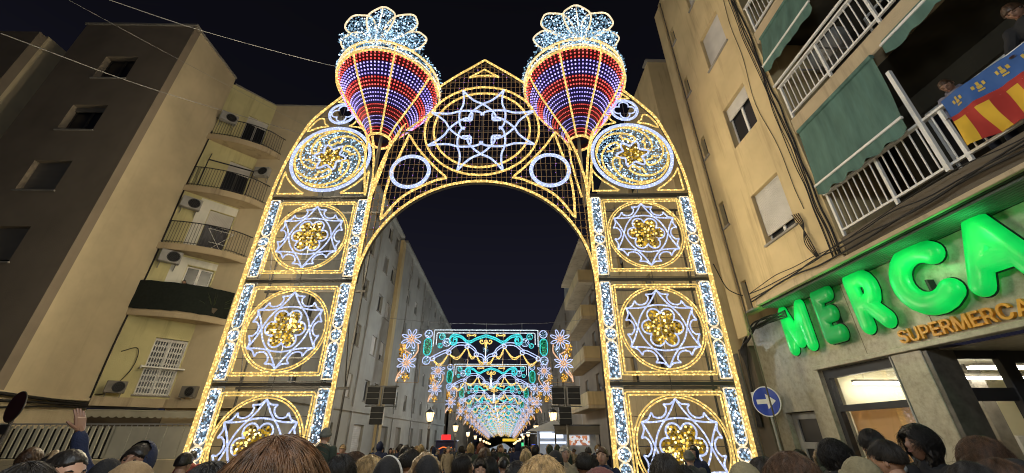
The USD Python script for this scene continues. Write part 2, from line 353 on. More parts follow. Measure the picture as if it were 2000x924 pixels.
def lancet(xc, s):
    """pointed top of one tower"""
    z0 = BZ[3]
    side = [(1.53, z0), (1.50, 9.05), (1.36, 10.1), (1.13, 11.05), (.88, 11.68), (0, 12.86)]
    L = spline([(xc-a, b) for a, b in side], 8); R = spline([(xc+a, b) for a, b in side[::-1]], 8)
    edge = np.vstack([L, R])
    t = obj('pointed_panel', cat([tube(up3(resample(edge, .2), .04), .02, 4), frame_bars(xc-1.5, xc+1.5, z0+.04, z0+.05, .02, .03), bar((xc, .03, z0), (xc, .03, 12.8), .014, 4)]
        + [bar((xc-w, .03, z), (xc+w, .03, z), .012, 4) for w, z in ((1.38, 9.9), (.8, 11.75), (1.1, 11.1))]), M['dark_steel'], ARCH)
    rope('edge_rope', [(edge, False)], 'yellow_rope', t, -.05, .04)
    c = (xc, 9.93)
    rope('ring_rope', [(arc(c, 1.27, 0, 355, 64), True), (arc(c, 1.22, 0, 355, 64), True)], 'white_rope', t, -.05, .03)
    rope('ring_rope', [(arc(c, 1.135, 0, 355, 64), True)], 'yellow_rope', t, -.06, .024)
    sw = []
    for k in range(6):
        a = 60*k+20*s
        P = [pol(c, r, a+s*d) for r, d in ((.46, 0), (.62, -6), (.74, 6), (.86, 24), (.98, 46), (1.08, 74), (1.13, 98))]
        sw.append((spline(P, 5), False))
        P = [pol(c, r, a+s*d) for r, d in ((.46, 0), (.52, 14), (.62, 22), (.60, 34), (.70, 30), (.80, 34))]
        sw.append((spline(P, 5), False))
    rope('swirl_rope', sw, 'yellow_rope', t, -.10, .032)
    st = np.array([pol(c, r, 60*k+d+8*s) for k in range(6) for r, d in ((.30, -30), (.42, -14), (.54, 0), (.42, 14))])
    rope('flower_rope', [(spline(st, 3, True), True)], 'white_rope', t, -.10, .032)
    inner = Polygon(st).buffer(0)
    bulbs('gold_bulb', inner.buffer(-.05), .06, .03, 'gold_bulb', t, -.08, .05, True)
    bulbs('ice_bulb', Polygon(arc(c, 1.12, 0, 355, 64)).difference(inner.buffer(.05)), .062, .027, 'ice_bulb', t, -.04, .04)
    q = (xc, 11.83)
    rope('quatrefoil_rope', [(arc(q, .46, 0, 350, 32), True), (arc(q, .41, 0, 350, 32), True), (scalloped(q, .2, .36, 4, 0, 10), True)], 'white_rope', t, -.05, .023, .07)
    tri = []
    for sg in (-1, 1):
        tri.append((np.vstack([[(xc+sg*1.36, z0+.12), (xc+sg*1.33, z0+.95)], arc(c, 1.42, 0, 0, 1)*0+(xc+sg*1.22, z0+.72), [pol(c, 1.42, 270+sg*45), pol(c, 1.42, 270+sg*34), (xc+sg*.55, z0+.12)]]), True))
        tri.append((spline([(xc+sg*1.02, 11.05), (xc+sg*.82, 11.5), (xc+sg*.60, 11.62), (xc+sg*.50, 11.38), (xc+sg*.36, 11.27), (xc+sg*.7, 11.2)], 4, True), True))
    tri.append((np.array([(xc-.24, 12.36), (xc+.24, 12.36), (xc, 12.60)]), True))
    rope('spandrel_rope', tri, 'yellow_rope', t, -.05, .026, .07)
for s in (-1, 1):
    xc = s*(HALF_IN+HALF_OUT)/2
    for i in range(3):
        square_panel(xc, BZ[i], BZ[i+1])
        strip(s*HALF_OUT-s*.21, BZ[i]+.06, BZ[i+1]-.06)
        strip(s*HALF_IN+s*.21, BZ[i]+.06, BZ[i+1]-.06)
    lancet(xc, s)
    for x in (HALF_IN, HALF_OUT):
        obj('upright', bx(s*x-.03, s*x+.03, .02, .08, GZ, 8.5), M['steel'], ARCH)
        rope('edge_rope', [(np.array([(s*x-.03, GZ+.1), (s*x-.03, BZ[3])]), False), (np.array([(s*x+.03, GZ+.1), (s*x+.03, BZ[3])]), False)], 'yellow_rope', ARCH, -.06, .027, .5)
    for z in BZ+[GZ+.06]:
        obj('crossbar', cat([bx(xc-1.5, xc+1.5, .03, .11, z-.035, z+.035), bx(xc-1.5, xc+1.5, .9, .96, z-.03, z+.03)]), M['dark_steel'], ARCH)
    obj('base_frame', cat([bar((xc+a, .93, GZ), (xc+a, .93, 8.5), .03, 5) for a in (-1.4, 1.4)]+[bar((xc+a, .93, BZ[i]), (xc+a, .08, BZ[i+1]), .018, 4) for a in (-1.4, 1.4) for i in range(3)]+[cbox(xc-1.3, xc+1.3, .3, 1.5, GZ, GZ+.28, .03)]), M['dark_steel'], ARCH)

def gable():
    side = [(3.28, 5.78), (3.30, 7.1), (3.28, 8.4), (3.22, 9.2), (2.98, 10.3), (2.46, 11.62), (1.55, 13.05), (0, 14.40)]
    L = spline([(-a, b) for a, b in side], 8); R = spline([(a, b) for a, b in side[::-1]], 8)
    edge = np.vstack([L, R]); ic = (0, 5.72); ri = 3.26
    inner = arc(ic, ri, 0, 180, 60)
    area = Polygon(np.vstack([edge, ])).union(sbox(-3.28, 5.7, 3.28, 6)).difference(Point(ic).buffer(ri, 64))
    bars_ = []
    def clip(a, b, r, v=.06, sides=4):
        g = LineString([a, b]).intersection(area)
        for q in getattr(g, 'geoms', [g]):
            if q.length > .05:
                p = list(q.coords); bars_.append(bar((p[0][0], v, p[0][1]), (p[-1][0], v, p[-1][1]), r, sides))
    for z in (8.98, 11.12): clip((-4, z), (4, z), .035, .1)
    for x in (0., -1.62, 1.62, -2.6, 2.6): clip((x, 5), (x, 15), .02 if x else .035, .1)
    for z in (7.4, 10.05, 12.3): clip((-4, z), (4, z), .014, .1)
    bars_.append(tube(up3(resample(edge, .2), .1), .03, 4)); bars_.append(tube(up3(resample(inner, .2), .1), .03, 4))
    t = obj('gable_panel', cat(bars_), M['dark_steel'], ARCH)
    # light net hung behind
    bars_.clear()
    for x in np.arange(-3.2, 3.25, .155): clip((x+.02, 5), (x-.02, 15), .0085, .04, 3)
    for z in np.arange(5.8, 14.4, .26): clip((-4, z), (4, z), .008, .04, 3)
    n = obj('light_net', cat(bars_), M['net_wire'], t)
    pts = [(x+rg.uniform(-.02, .02), z+rg.uniform(-.03, .03)) for x in np.arange(-3.2, 3.25, .155) for z in np.arange(5.8, 14.4, .125)]
    pts = np.array([p for p in pts if area.contains(Point(p))])
    b, rn = balls(np.stack([pts[:, 0], np.full(len(pts), .02), pts[:, 1]], 1), .015, rg, False)
    obj('net_bulb', b, M['net_bulb'], n, rnd=rn, kind='stuff')
    rope('edge_rope', [(edge, False)], 'yellow_rope', t, -.05, .039)
    rope('edge_rope', [(inner, False)], 'yellow_rope', t, -.05, .039)
    c = (0, 11.12)
    rope('ring_rope', [(arc(c, 1.90, 0, 357, 90), True)], 'yellow_rope', t, -.03, .037)
    rope('ring_rope', [(arc(c, 1.60, 0, 357, 90), True)], 'yellow_rope', t, -.03, .037)
    st = []
    for k in range(8):
        for sg in (-1, 1):
            a = 22.5+45*k
            P = [pol(c, r*1.9, a+sg*d) for r, d in ((.99, 0), (.80, 3.5), (.66, 10), (.57, 22.5), (.46, 40), (.37, 62), (.24, 86))]
            st.append((spline(P, 6)[:-3], False))
    for k in range(4):
        sx, sy = (1, 1, -1, -1)[k], (1, -1, 1, -1)[k]
        st.append((np.array([(sx*.34, c[1]+sy*.64), (sx*.34, c[1]+sy*.34), (sx*.64, c[1]+sy*.34)]), False))
    rope('star_rope', st, 'white_rope', t, -.04, .035)
    for sg in (-1, 1):
        Lc = arc(c, 2.12, 180, 180, 1)
        a_ = (sg*2.40, 10.88); b_ = (sg*1.02, 9.12); c_ = (sg*2.86, 7.66)
        P = np.vstack([spline([a_, pol(c, 2.2, 270+sg*68), pol(c, 2.12, 270+sg*46), b_], 6)[:-1], spline([b_, pol(ic, 3.58, 90-sg*24), pol(ic, 3.58, 90-sg*40), c_], 6)[:-1], spline([c_, (sg*2.82, 9.0), a_], 6)[:-1]])
        rope('spandrel_rope', [(P, True)], 'yellow_rope', t, -.03, .038)
        rope('circle_rope', [(arc((sg*2.19, 9.38), .62, 0, 352, 40), True), (arc((sg*2.19, 9.38), .56, 0, 352, 40), True)], 'white_rope', t, -.04, .032)
    rope('chevron_rope', [(np.array([(0, 13.92), (-.56, 13.50), (-.2, 13.60), (0, 13.6), (.2, 13.60), (.56, 13.50)]), True)], 'yellow_rope', t, -.03, .03, .06)
gable()

def lamp_light(parent, p, r, inten, col):
    """unseen sphere light added to boost what a lit lamp gives off"""
    L = UsdLux.SphereLight.Define(stage, fresh(str(parent.GetPath()), 'lamp_light'))
    L.CreateRadiusAttr(r); L.CreateIntensityAttr(inten); L.CreateColorAttr(Gf.Vec3f(*col)); L.CreateNormalizeAttr(True)
    L.AddTranslateOp().Set(tuple(map(float, p)))
    return L
K_ARCH = 122.0
for x, z, k in ((-4.8, 9.9, 1.55), (4.8, 9.9, .28), (-4.8, 7.1, 1.4), (4.8, 7.1, .22), (-4.8, 4.4, 1.25), (4.8, 4.4, .36)):
    lamp_light(ARCH, (x, -.25, z), .5, K_ARCH*k, (1, .86, .58))

def lantern(X, r, z1, lk, label):
    """turnip-shaped lantern: a cone of red and violet bulbs, a ring of ice lights, a flower on top"""
    t = thing('light_lantern', label, 'light sculpture', (X, 10, 0), -2, group='red and violet cone lanterns on top of the arch')
    z0, zr, k_ = 10.55, z1+.40, r/1.76
    prof = [(0, .34), (.18, .55*k_), (.4, .92*k_), (.62, 1.28*k_), (.82, 1.57*k_), (.95, 1.72*k_), (1, 1.76*k_)]
    rad = lambda f: np.interp(f, [p[0] for p in prof], [p[1] for p in prof])
    # cloth bands
    edges = [0, .11, .26, .39, .56, .70, .89, 1.0]    # red / violet alternate
    rows = np.linspace(.015, .985, 23)
    kind = lambda f: int(np.searchsorted(edges, f)-1) % 2       # 0 red, 1 violet
    th = np.linspace(0, 2*PI, 49)[:-1]
    for k in range(7):
        f = np.linspace(edges[k], edges[k+1], 4)
        V = np.array([[(rad(a)-.05)*math.cos(q), (rad(a)-.05)*math.sin(q), z0+(z1-z0)*a] for a in f for q in th])
        I = np.arange(len(V)).reshape(4, 48); A = I[:-1]; B = I[1:]
        F = np.stack([A, np.roll(A, -1, 1), np.roll(B, -1, 1), B], -1).reshape(-1, 4)
        obj('cloth_band', (V, F), M['blue_cloth' if k % 2 else 'red_cloth'], t, smooth=True)
    for kd, nm, mt in ((0, 'red_bulb', 'red_bulb'), (1, 'violet_bulb', 'violet_bulb')):
        C = [((rad(f)-.005)*math.cos(q), (rad(f)-.005)*math.sin(q), z0+(z1-z0)*f) for f in rows if kind(f) == kd for q in (np.arange(80)+.5)/80*2*PI]
        b, rn = balls(C, [.030*min(1, max(.42, math.hypot(q[0], q[1])/1.25)) for q in C], rg, True)
        obj(nm, b, M[mt], t, rnd=rn, smooth=True, kind='stuff')
    f = np.linspace(0, 1, 14)
    for k in range(8):
        q = PI/8+k*PI/4
        obj('rib_rope', tube(np.array([[(rad(a)+.03)*math.cos(q), (rad(a)+.03)*math.sin(q), z0+(z1-z0)*a] for a in f]), .032, 5), M['yellow_rope'], t, smooth=True)
        obj('band_post', bar(((r+.04)*math.cos(q), (r+.04)*math.sin(q), z1), ((r+.04)*math.cos(q), (r+.04)*math.sin(q), zr), .032), M['yellow_rope'], t)
    def ring(d, z, rr): return tube(np.array([[d*math.cos(q), d*math.sin(q), z] for q in np.linspace(0, 2*PI, 65)[:-1]]), rr, 5, True)
    obj('rim_rope', ring(r+.04, z1, .042), M['yellow_rope'], t, smooth=True)
    obj('rim_rope', ring(r+.04, zr, .042), M['yellow_rope'], t, smooth=True)
    obj('base_rope', ring(.37, z0, .04), M['yellow_rope'], t, smooth=True)
    b = cat([ring(r+.07, z1+.07, .012), ring(r+.07, zr-.07, .012)]+[tube(np.array([[(r+.08)*math.cos(q), (r+.08)*math.sin(q), z] for q in np.linspace(k*PI/4+PI/8+.06, (k+1)*PI/4+PI/8-.06, 9) for z in [z1+.08]]), .02, 4) for k in range(8)]+[tube(np.array([[(r+.08)*math.cos(q), (r+.08)*math.sin(q), zr-.08] for q in np.linspace(k*PI/4+PI/8+.06, (k+1)*PI/4+PI/8-.06, 9)]), .02, 4) for k in range(8)])
    obj('window_rope', b, M['pale_rope'], t, smooth=True)
    C = [(r*math.cos(q)+rg.normal(0, .015), r*math.sin(q)+rg.normal(0, .015), z) for z in np.arange(z1+.12, zr-.08, .06) for q in np.arange(0, 2*PI, .036)+rg.uniform(0, .03)]
    C += [((r+.09+rg.uniform(-.08, .07))*math.cos(q), (r+.09+rg.uniform(-.08, .07))*math.sin(q), zr+.05+rg.uniform(-.05, .14)) for q in np.arange(0, 2*PI, .014)]
    b, rn = balls(C, .03, rg, False); obj('ice_bulb', b, M['ice_bulb'], t, rnd=rn, kind='stuff')
    # crown of petals standing on the ring
    for v, bx_, bz, tx, tz, w in ((-r+.1, 0, zr-.05, 0, zr+1.80, .50), (-r+.22, -.12, zr+.15, -1.02, zr+1.52, .52), (-r+.22, .12, zr+.15, 1.02, zr+1.52, .52), (-r+.60, -.10, zr+.62, -1.46, zr+.78, .50), (-r+.60, .10, zr+.62, 1.46, zr+.78, .50)):
        L = math.hypot(tx-bx_, tz-bz); ca, sa = (tx-bx_)/L, (tz-bz)/L
        P = spline([(0.0, -.06), (L*.40, -w*.74), (L*.75, -w*.92), (L*.94, -w*.40), (L, 0), (L*.94, w*.40), (L*.75, w*.92), (L*.40, w*.74), (.0, .06)], 5)
        P = np.stack([bx_+P[:, 0]*ca-P[:, 1]*sa, bz+P[:, 0]*sa+P[:, 1]*ca], 1)
        pt = obj('petal', tube(up3(resample(P, .1, True), v-.09), .030, 5, True), M['pale_rope'], t, smooth=True)
        pts = scatter(Polygon(P).buffer(0), .062, rg)
        b, rn = balls(np.stack([pts[:, 0], v+rg.uniform(-.07, .07, len(pts)), pts[:, 1]], 1), .028, rg, False); obj('ice_bulb', b, M['ice_bulb'], pt, rnd=rn, kind='stuff')
    fc = (0, zr+.2)
    pts = scatter(Point(fc).buffer(.40).union(sbox(-1.2, zr-.05, 1.2, zr+.34)), .06, rg)
    b, rn = balls(np.stack([pts[:, 0], -r-.05+rg.uniform(-.05, .05, len(pts)), pts[:, 1]], 1), .028, rg, False); obj('ice_bulb', b, M['ice_bulb'], t, rnd=rn, kind='stuff')
    lamp_light(t, (0, -r-.6, zr+1.3), .4, K_ARCH*lk, (1, .86, .66))
    obj('mast', cat([bar((0, .1, 8.2), (0, .1, zr), .06, 8), bar((-r, .0, zr), (r, 0, zr), .03), bar((0, -r, zr), (0, r, zr), .03), bar((0, -r, zr), (0, -r, zr+1.7), .02)]), M['steel'], t)
    obj('side_rope', cat([tube(np.array([[sg*.37, -.02, 10.5], [sg*.33, -.02, 9.8], [sg*.2, -.02, 9.0], [sg*.1, -.02, 8.46]]), .034) for sg in (-1, 1)]), M['yellow_rope'], t, smooth=True)
lantern(-4.15, 1.67, 12.75, .9, 'turnip-shaped lantern of red and violet bulbs above the left tower of the light arch')
lantern(2.39, 1.71, 12.96, .34, 'turnip-shaped lantern of red and violet bulbs beside the supermarket side of the arch')

# ------------------------------------------------------------------ left corner block
def uvec(a, b):
    d = np.array([b[0]-a[0], b[1]-a[1], 0.]); L = np.linalg.norm(d); return d/L, L
def wall(a, b, z0, z1, m, parent, holes=(), t=.3, name='wall'):
    """upright wall from a to b (outside on the right hand of a->b), with rectangular openings (u0,u1,z0,z1)"""
    U, L = uvec(a, b); N = np.array([U[1], -U[0], 0])
    p = sbox(0, z0, L, z1)
    for h in holes: p = p.difference(sbox(h[0], h[2], h[1], h[3]))
    return obj(name, prism(p, (a[0], a[1], 0), U, N, t), M[m], parent)
def local(mesh, a, U, N):
    """mesh built with x along the wall, y outward, z up"""
    m = mesh.copy(); v = m.vertices; m.vertices = np.array([a[0], a[1], 0])+v[:, :1]*U+v[:, 1:2]*N+v[:, 2:3]*np.array([0, 0, 1.])
    if np.dot(np.cross(U, N), [0, 0, 1]) < 0: m.invert()
    return m
def window(parent, a, b, h, shut=0.0, depth=.2, frame='grey_metal', glass='dark_glass', shutter='dark_shutter', mull=1, sill=True, box_=.0):
    """window in the opening h of the wall a-b: frame, glass, a roller shutter let down by the share shut"""
    U, L = uvec(a, b); N = np.array([U[1], -U[0], 0]); u0, u1, z0, z1 = h
    f = .05
    fr = [bx(u0, u0+f, -depth-.05, -depth, z0, z1), bx(u1-f, u1, -depth-.05, -depth, z0, z1), bx(u0+f, u1-f, -depth-.05, -depth, z0, z0+f), bx(u0+f, u1-f, -depth-.05, -depth, z1-f, z1)]
    for k in range(mull):
        x = u0+(u1-u0)*(k+1)/(mull+1); fr.append(bx(x-.04, x+.04, -depth-.048, -depth+.004, z0+f, z1-f))
    w = obj('window', local(cat(fr), a, U, N), M[frame], parent)
    obj('pane', local(bx(u0+f, u1-f, -depth-.035, -depth-.025, z0+f, z1-f), a, U, N), M[glass], w)
    if shut > 0:
        obj('roller_shutter', local(bx(u0+.01, u1-.01, -depth+.03, -depth+.06, z1-(z1-z0)*shut, z1-.005), a, U, N), M[shutter], w)
    if sill: obj('sill', local(cbox(u0-.05, u1+.05, -.1, .05, z0-.06, z0-.003, .01), a, U, N), M['concrete'], w)
    return w
LB = thing('corner_block', 'cream corner apartment block with chamfered balcony side and dark windowed flank', 'apartment building')
TOPL = 17.45
P0, P1, P2, P3, P4 = (-18.15, 11.2), (-13.5, 11.2), (-13.5, 14.0), (-12.1, 15.42), (-8.9, 15.42)
h0 = lambda x: x+18.15
dw = [(h0(-16.42), h0(-15.12), z, z+1.22) for z in (14.62, 11.95, 9.32, 6.72, 4.0)]
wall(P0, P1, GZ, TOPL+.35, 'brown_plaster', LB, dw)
for k, h in enumerate(dw): window(LB, P0, P1, h, shut=(.0, .18, .95, .9, .5)[k], depth=.22, frame='dark_steel', shutter='dark_shutter')
wall((-13.5, 11.5), P2, GZ, TOPL+.35, 'cream_plaster', LB)
cw = [(1.05, 1.95, z, z+2.05) for z in (14.1, 11.3, 8.65, 6.05)]+[(.98, 1.95, 3.28, 5.22)]
wall(P2, P3, 3.0, TOPL, 'yellow_plaster', LB, cw)
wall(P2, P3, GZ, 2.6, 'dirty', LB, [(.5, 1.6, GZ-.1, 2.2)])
wall(P3, P4, GZ, TOPL, 'cream_plaster', LB)
for k, h in enumerate(cw[:4]): window(LB, P2, P3, h, shut=(.2, .25, .32, 0)[k], depth=.14, frame=('grey_metal', 'dark_steel', 'dark_steel', 'white_paint')[k], shutter='shutter', sill=False)
window(LB, P2, P3, cw[4], shut=.06, depth=.16, frame='white_paint', shutter='shutter', sill=True)
cp = [bx(-18.2, -13.44, 11.1, 11.5, TOPL+.35, TOPL+.42)]
obj('roof', cat([trimesh.creation.extrude_polygon(Polygon([(-18.1, 11.4), (-13.6, 11.4), (-13.6, 14.05), (-12.15, 15.6), (-8.9, 15.6), (-8.9, 30), (-18.1, 30)]), .2, engine='earcut').apply_translation((0, 0, TOPL-.3))]), M['concrete'], LB)
def ribbon(P, w, z0, z1):
    """upright strip of thickness w following the plan line P"""
    return trimesh.creation.extrude_polygon(LineString(P).buffer(w/2, cap_style=2, join_style=2), z1-z0, engine='earcut').apply_translation((0, 0, z0))
coping = obj('coping', cat([ribbon([(-18.2, 11.3), (-13.42, 11.3)], .34, TOPL+.352, TOPL+.44), ribbon([(-13.6, 11.48), (-13.6, 14.0)], .3, TOPL+.352, TOPL+.43), ribbon([(-13.5, 14.1), (-12.2, 15.5), (-8.9, 15.5)], .24, TOPL+.002, TOPL+.07)]), M['concrete'], LB)
# balconies
BAL = spline([(-13.52, 13.86), (-12.9, 13.98), (-12.1, 14.28), (-11.4, 14.78), (-11.0, 15.40)], 6)
BPOLY = Polygon(list(BAL)+[(-12.1, 15.41), (-13.49, 14.01)])
for k, z in enumerate((13.95, 11.16, 8.48, 5.87)):
    s_ = obj('balcony', trimesh.creation.extrude_polygon(BPOLY, .24, engine='earcut').apply_translation((0, 0, z)), M['slab'], LB, label='curved balcony wrapped in a dark privacy mesh' if k == 3 else None)
    inset = [np.array(p) for p in LineString(BAL).parallel_offset(.06, 'left' if True else 'right').coords]
    R = resample(np.array(inset), .105)
    zt = z+.24
    line = lambda zz, r: tube(np.stack([R[:, 0], R[:, 1], np.full(len(R), zz)], 1), r, 5)
    rl = obj('railing', cat([line(zt+.98, .022), line(zt+.09, .014)]), M['black_metal'], s_)
    for q in R[1:-1]:
        obj('baluster', bar((q[0], q[1], zt), (q[0], q[1], zt+.98), .0105, 4), M['black_metal'], s_)
    if k == 3:
        Q = resample(np.array(inset), .18); rr = np.random.default_rng(3)
        off = np.array([p for p in LineString(BAL).coords]); Qo = resample(np.array(BAL), .18)+np.array([.03, -.03])
        nz = 5; V = []; zz = np.linspace(zt-.04, zt+1.02, nz)
        for j in range(nz): V += [(p[0]+rr.normal(0, .004), p[1]+rr.normal(0, .004), zz[j]+rr.normal(0, .012)) for p in Qo]
        I = np.arange(len(V)).reshape(nz, -1); F = np.stack([I[:-1, :-1], I[:-1, 1:], I[1:, 1:], I[1:, :-1]], -1).reshape(-1, 4)
        obj('privacy_mesh', (np.array(V), F), M['black_mesh'], s_, smooth=True)
    # underside beam ends
    obj('balcony_lip', ribbon(LineString(BAL).parallel_offset(.03, 'left').coords, .05, z-.03, z-.002), M['slab'], s_)
# ledge over the ground floor
obj('ledge', ribbon([(-13.45, 13.95), (-12.05, 15.34), (-8.9, 15.34)], .5, 2.86, 3.14), M['slab'], LB)
obj('ledge', ribbon([(-18, 11.15), (-13.42, 11.15), (-13.42, 13.9)], .16, 2.98, 3.08), M['cream_plaster'], LB)
U, L_ = uvec(P2, P3); N = np.array([U[1], -U[0], 0])
# white scissor grille in front of the first-floor window
g = []
for x in np.linspace(1.0, 1.93, 13): g.append(bx(x-.009, x+.009, .03, .045, 3.3, 5.15))
for z in np.linspace(3.3, 5.13, 10):
    for x in np.linspace(1.0, 1.85, 12):
        g.append(move(bx(-.048, .048, -.004, .004, -.006, .006), x+.038, .05, z, ry=50)); g.append(move(bx(-.048, .048, -.004, .004, -.006, .006), x+.038, .05, z, ry=-50))
g.append(bx(.85, 2.1, .06, .28, 4.14, 4.19)); g.append(bx(.85, .9, .0, .3, 4.1, 4.2)); g.append(bx(1.455, 1.475, .03, .06, 3.3, 5.15))
obj('window_grille', local(cat(g), P2, U, N), M['white_paint'], LB)
# white-painted back wall of the third balcony and doorway beside grille
obj('wall_patch', local(bx(.55, 2.0, .002, .008, 6.12, 8.4).difference(bx(1.03, 1.97, -1, 1, 6, 8.12)) if False else cat([bx(.55, 1.03, .002, .008, 6.12, 8.4), bx(1.03, 1.99, .002, .008, 8.13, 8.4)]), P2, U, N), M['white_plaster'], LB)
obj('wall_patch', local(cat([bx(.62, 1.03, .002, .008, 8.75, 11.1), bx(1.03, 1.99, .002, .008, 10.72, 11.1)]), P2, U, N), M['white_plaster'], LB)
# flank further left
LF = thing('flank_block', 'dark flank building with a pale end strip at the far left', 'apartment building')
FA, FB = (-40, 10.9), (-19.35, 10.9)
fw = [(18.2, 19.4, z, z+1.2) for z in (13.6, 10.8, 8.0, 5.2)]
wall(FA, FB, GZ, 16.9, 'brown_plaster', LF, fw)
for h in fw: window(LF, FA, FB, h, .6, frame='dark_steel')
wall((-19.35, 11.2), (-19.35, 12.4), GZ, 17.0, 'cream_plaster', LF, t=.25, name='end_wall')
wall((-19.3, 12.4), (-18.0, 12.4), GZ, 16.9, 'brown_plaster', LF, [(.4, .95, z, z+.9) for z in (13.0, 10.2, 7.4, 4.6)], name='recess_wall')
for z in (13.0, 10.2, 7.4, 4.6): window(LF, (-19.3, 12.4), (-18.0, 12.4), (.4, .95, z, z+.9), 0, frame='dark_steel', mull=0)
obj('roof', bx(-40, -18.2, 12.5, 30, 16.4, 16.6), M['concrete'], LF)

# air conditioners
def air_con(p, rz, label, sc=.8, m='grey_metal', group='air conditioners on the corner block'):
    t = thing('air_conditioner', label, 'air conditioner', p, rz, group, scale=sc)
    obj('casing', cbox(-.42, .42, -.30, 0, 0, .6, .02), M[m], t)
    obj('fan_grille', cat([tube(np.array([[.1+r*math.cos(a), -.31, .3+r*math.sin(a)] for a in np.linspace(0, 2*PI, 25)[:-1]]), .01, 4, True) for r in (.08, .15, .22, .25)]+[bar((.1-.24*math.cos(a), -.31, .3-.24*math.sin(a)), (.1+.24*math.cos(a), -.31, .3+.24*math.sin(a)), .006, 4) for a in (0, PI/4, PI/2, 3*PI/4)]), M['black_metal'], t)
    d = trimesh.creation.cylinder(.235, .012, sections=24); d.apply_transform(trimesh.transformations.rotation_matrix(PI/2, (1, 0, 0))); d.apply_translation((.1, -.303, .3))
    obj('fan_recess', d, M['black_plastic'], t)
    for x in (-.3, .3): obj('bracket', cat([bx(x-.015, x+.015, -.36, .08, -.035, -.003), bx(x-.015, x+.015, .05, .08, -.3, -.035), bar((x, -.3, -.02), (x, .06, -.28), .012, 4)]), M['grey_metal'], t)
    return t
a45 = 45
def on_cham(u, z, out=.32): q = np.array([P2[0], P2[1]])+U[:2]*u+N[:2]*out; return (q[0], q[1], z)
air_con(on_cham(.42, 8.0-.05, .12), 45, 'grey air conditioner on the wall above the dark mesh balcony')
air_con(on_cham(.35, 10.35, .12), 45, 'grey air conditioner just above the second lowest railing balcony')
air_con((-13.05, 14.05, 14.95), 45, 'grey air conditioner standing on the topmost curved balcony')
air_con((-11.5, 15.34, 12.8), 0, 'grey air conditioner beside the right end of the awning-frame balcony')
air_con(on_cham(.45, 3.25, .3), 45, 'dark air conditioner on the first floor ledge left of the white grille', .62, 'dark_shutter')
air_con((-11.2, 15.15, 3.2), 0, 'dark air conditioner on the ledge right of the white grille', .62, 'dark_shutter')
# awning frame on the second balcony from the top
t = thing('bare_awning', 'black folding awning frame left bare on a curved balcony', 'awning')
za = 11.4
obj('front_bar', bar((-13.0, 13.9, za+1.35), (-11.5, 14.7, za+1.30), .03, 6), M['black_metal'], t)
for q, e in (((-13.0, 13.9), (-13.25, 14.2)), ((-11.5, 14.7), (-11.6, 15.4))):
    obj('post', bar((q[0], q[1], za), (q[0], q[1], za+1.34), .022, 5), M['black_metal'], t)
    obj('arm', bar((q[0], q[1], za+1.33), (e[0], e[1], za+1.9), .02, 5), M['black_metal'], t)
# drying rack, plant, washing on the balconies
t = thing('drying_rack', 'white folding clothes rack leaning on the middle balcony railing', 'drying rack', (-11.95, 14.75, 8.74), 40)
obj('frame', cat([bar((-.45, 0, .9), (.45, 0, .9), .012), bar((-.45, 0, .9), (.2, .1, .05), .012), bar((.45, 0, .9), (-.2, .1, .05), .012), bar((-.3, .06, .35), (.3, .06, .35), .012)]), M['white_paint'], t)
for x in np.linspace(-.4, .4, 5): obj('rail', bar((x, -.25, .9), (x, .25, .9), .007, 4), M['white_paint'], t)
def spiky(name, label, p, n, L, seed):
    r_ = np.random.default_rng(seed); t = thing(name, label, 'plant', p)
    obj('pot', trimesh.creation.revolve([(0, 0), (.13, 0), (.17, .28), (.14, .28), (.13, .24), (0, .24)], sections=14), M['dirty'], t)
    for k in range(n):
        a = r_.uniform(0, 2*PI); e = r_.uniform(.35, 1.2); l = L*r_.uniform(.7, 1.1); d = np.array([math.cos(a)*math.cos(e), math.sin(a)*math.cos(e), math.sin(e)])
        s = np.linspace(0, 1, 6); Pq = np.array([[0, 0, .25]])+np.outer(s*l, d)-np.outer(s**2*.12*l, [0, 0, 1])
        obj('leaf', tube(Pq, .014*(1-s*.95)+.001, 4), M['leaf'], t)
M['leaf'] = plain('leaf', (.05, .07, .025), .6, .3)
spiky('spiky_plant', 'spiky potted plant at the right end of the dark mesh balcony', (-11.35, 15.0, 6.1), 26, .9, 2)

# fence, low wall, sign at the left
M['cream_flat'] = plain('cream_flat', (.56, .52, .40), .7, .1)
t = thing('slatted_fence', 'low wall carrying a pale fence with slats and plain panels', 'fence')
obj('base_wall', cbox(-16, -7.3, 10.75, 10.95, GZ, 1.50, .015), M['cream_plaster'], t)
x = -16.0
while x < -9.55:
    obj('slat', cbox(x, x+.095, 10.78, 10.81, 1.52, 2.2, .006), M['cream_flat'], t); x += .165
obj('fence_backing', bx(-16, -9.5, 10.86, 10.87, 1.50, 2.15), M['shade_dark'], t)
for x in np.arange(-9.5, -7.4, .42): obj('fence_panel', cbox(x, x+.412, 10.78, 10.82, 1.505, 2.2, .006), M['cream_flat'], t)
obj('top_rail', cat([bx(-16, -7.35, 10.77, 10.83, 2.235, 2.265)]+[bx(x, x+.012, 10.79, 10.81, 2.2, 2.235) for x in np.arange(-16, -7.4, .14)]), M['grey_metal'], t)
t = thing('round_sign', 'dark red round traffic sign on a pole before the cream wall', 'traffic sign', (-10.07, 9.0, 0), -20)
d = trimesh.creation.cylinder(.29, .02, sections=36); d.apply_transform(trimesh.transformations.rotation_matrix(PI/2, (1, 0, 0)))
M['maroon'] = plain('maroon', (.05, .008, .010), .5, .3)
obj('disc', d.apply_translation((0, -.05, 2.53)), M['maroon'], t)
obj('sign_rim', tube(np.array([[.29*math.cos(a), -.05, 2.53+.29*math.sin(a)] for a in np.linspace(0, 2*PI, 37)[:-1]]), .014, 5, True), M['dark_steel'], t, smooth=True)
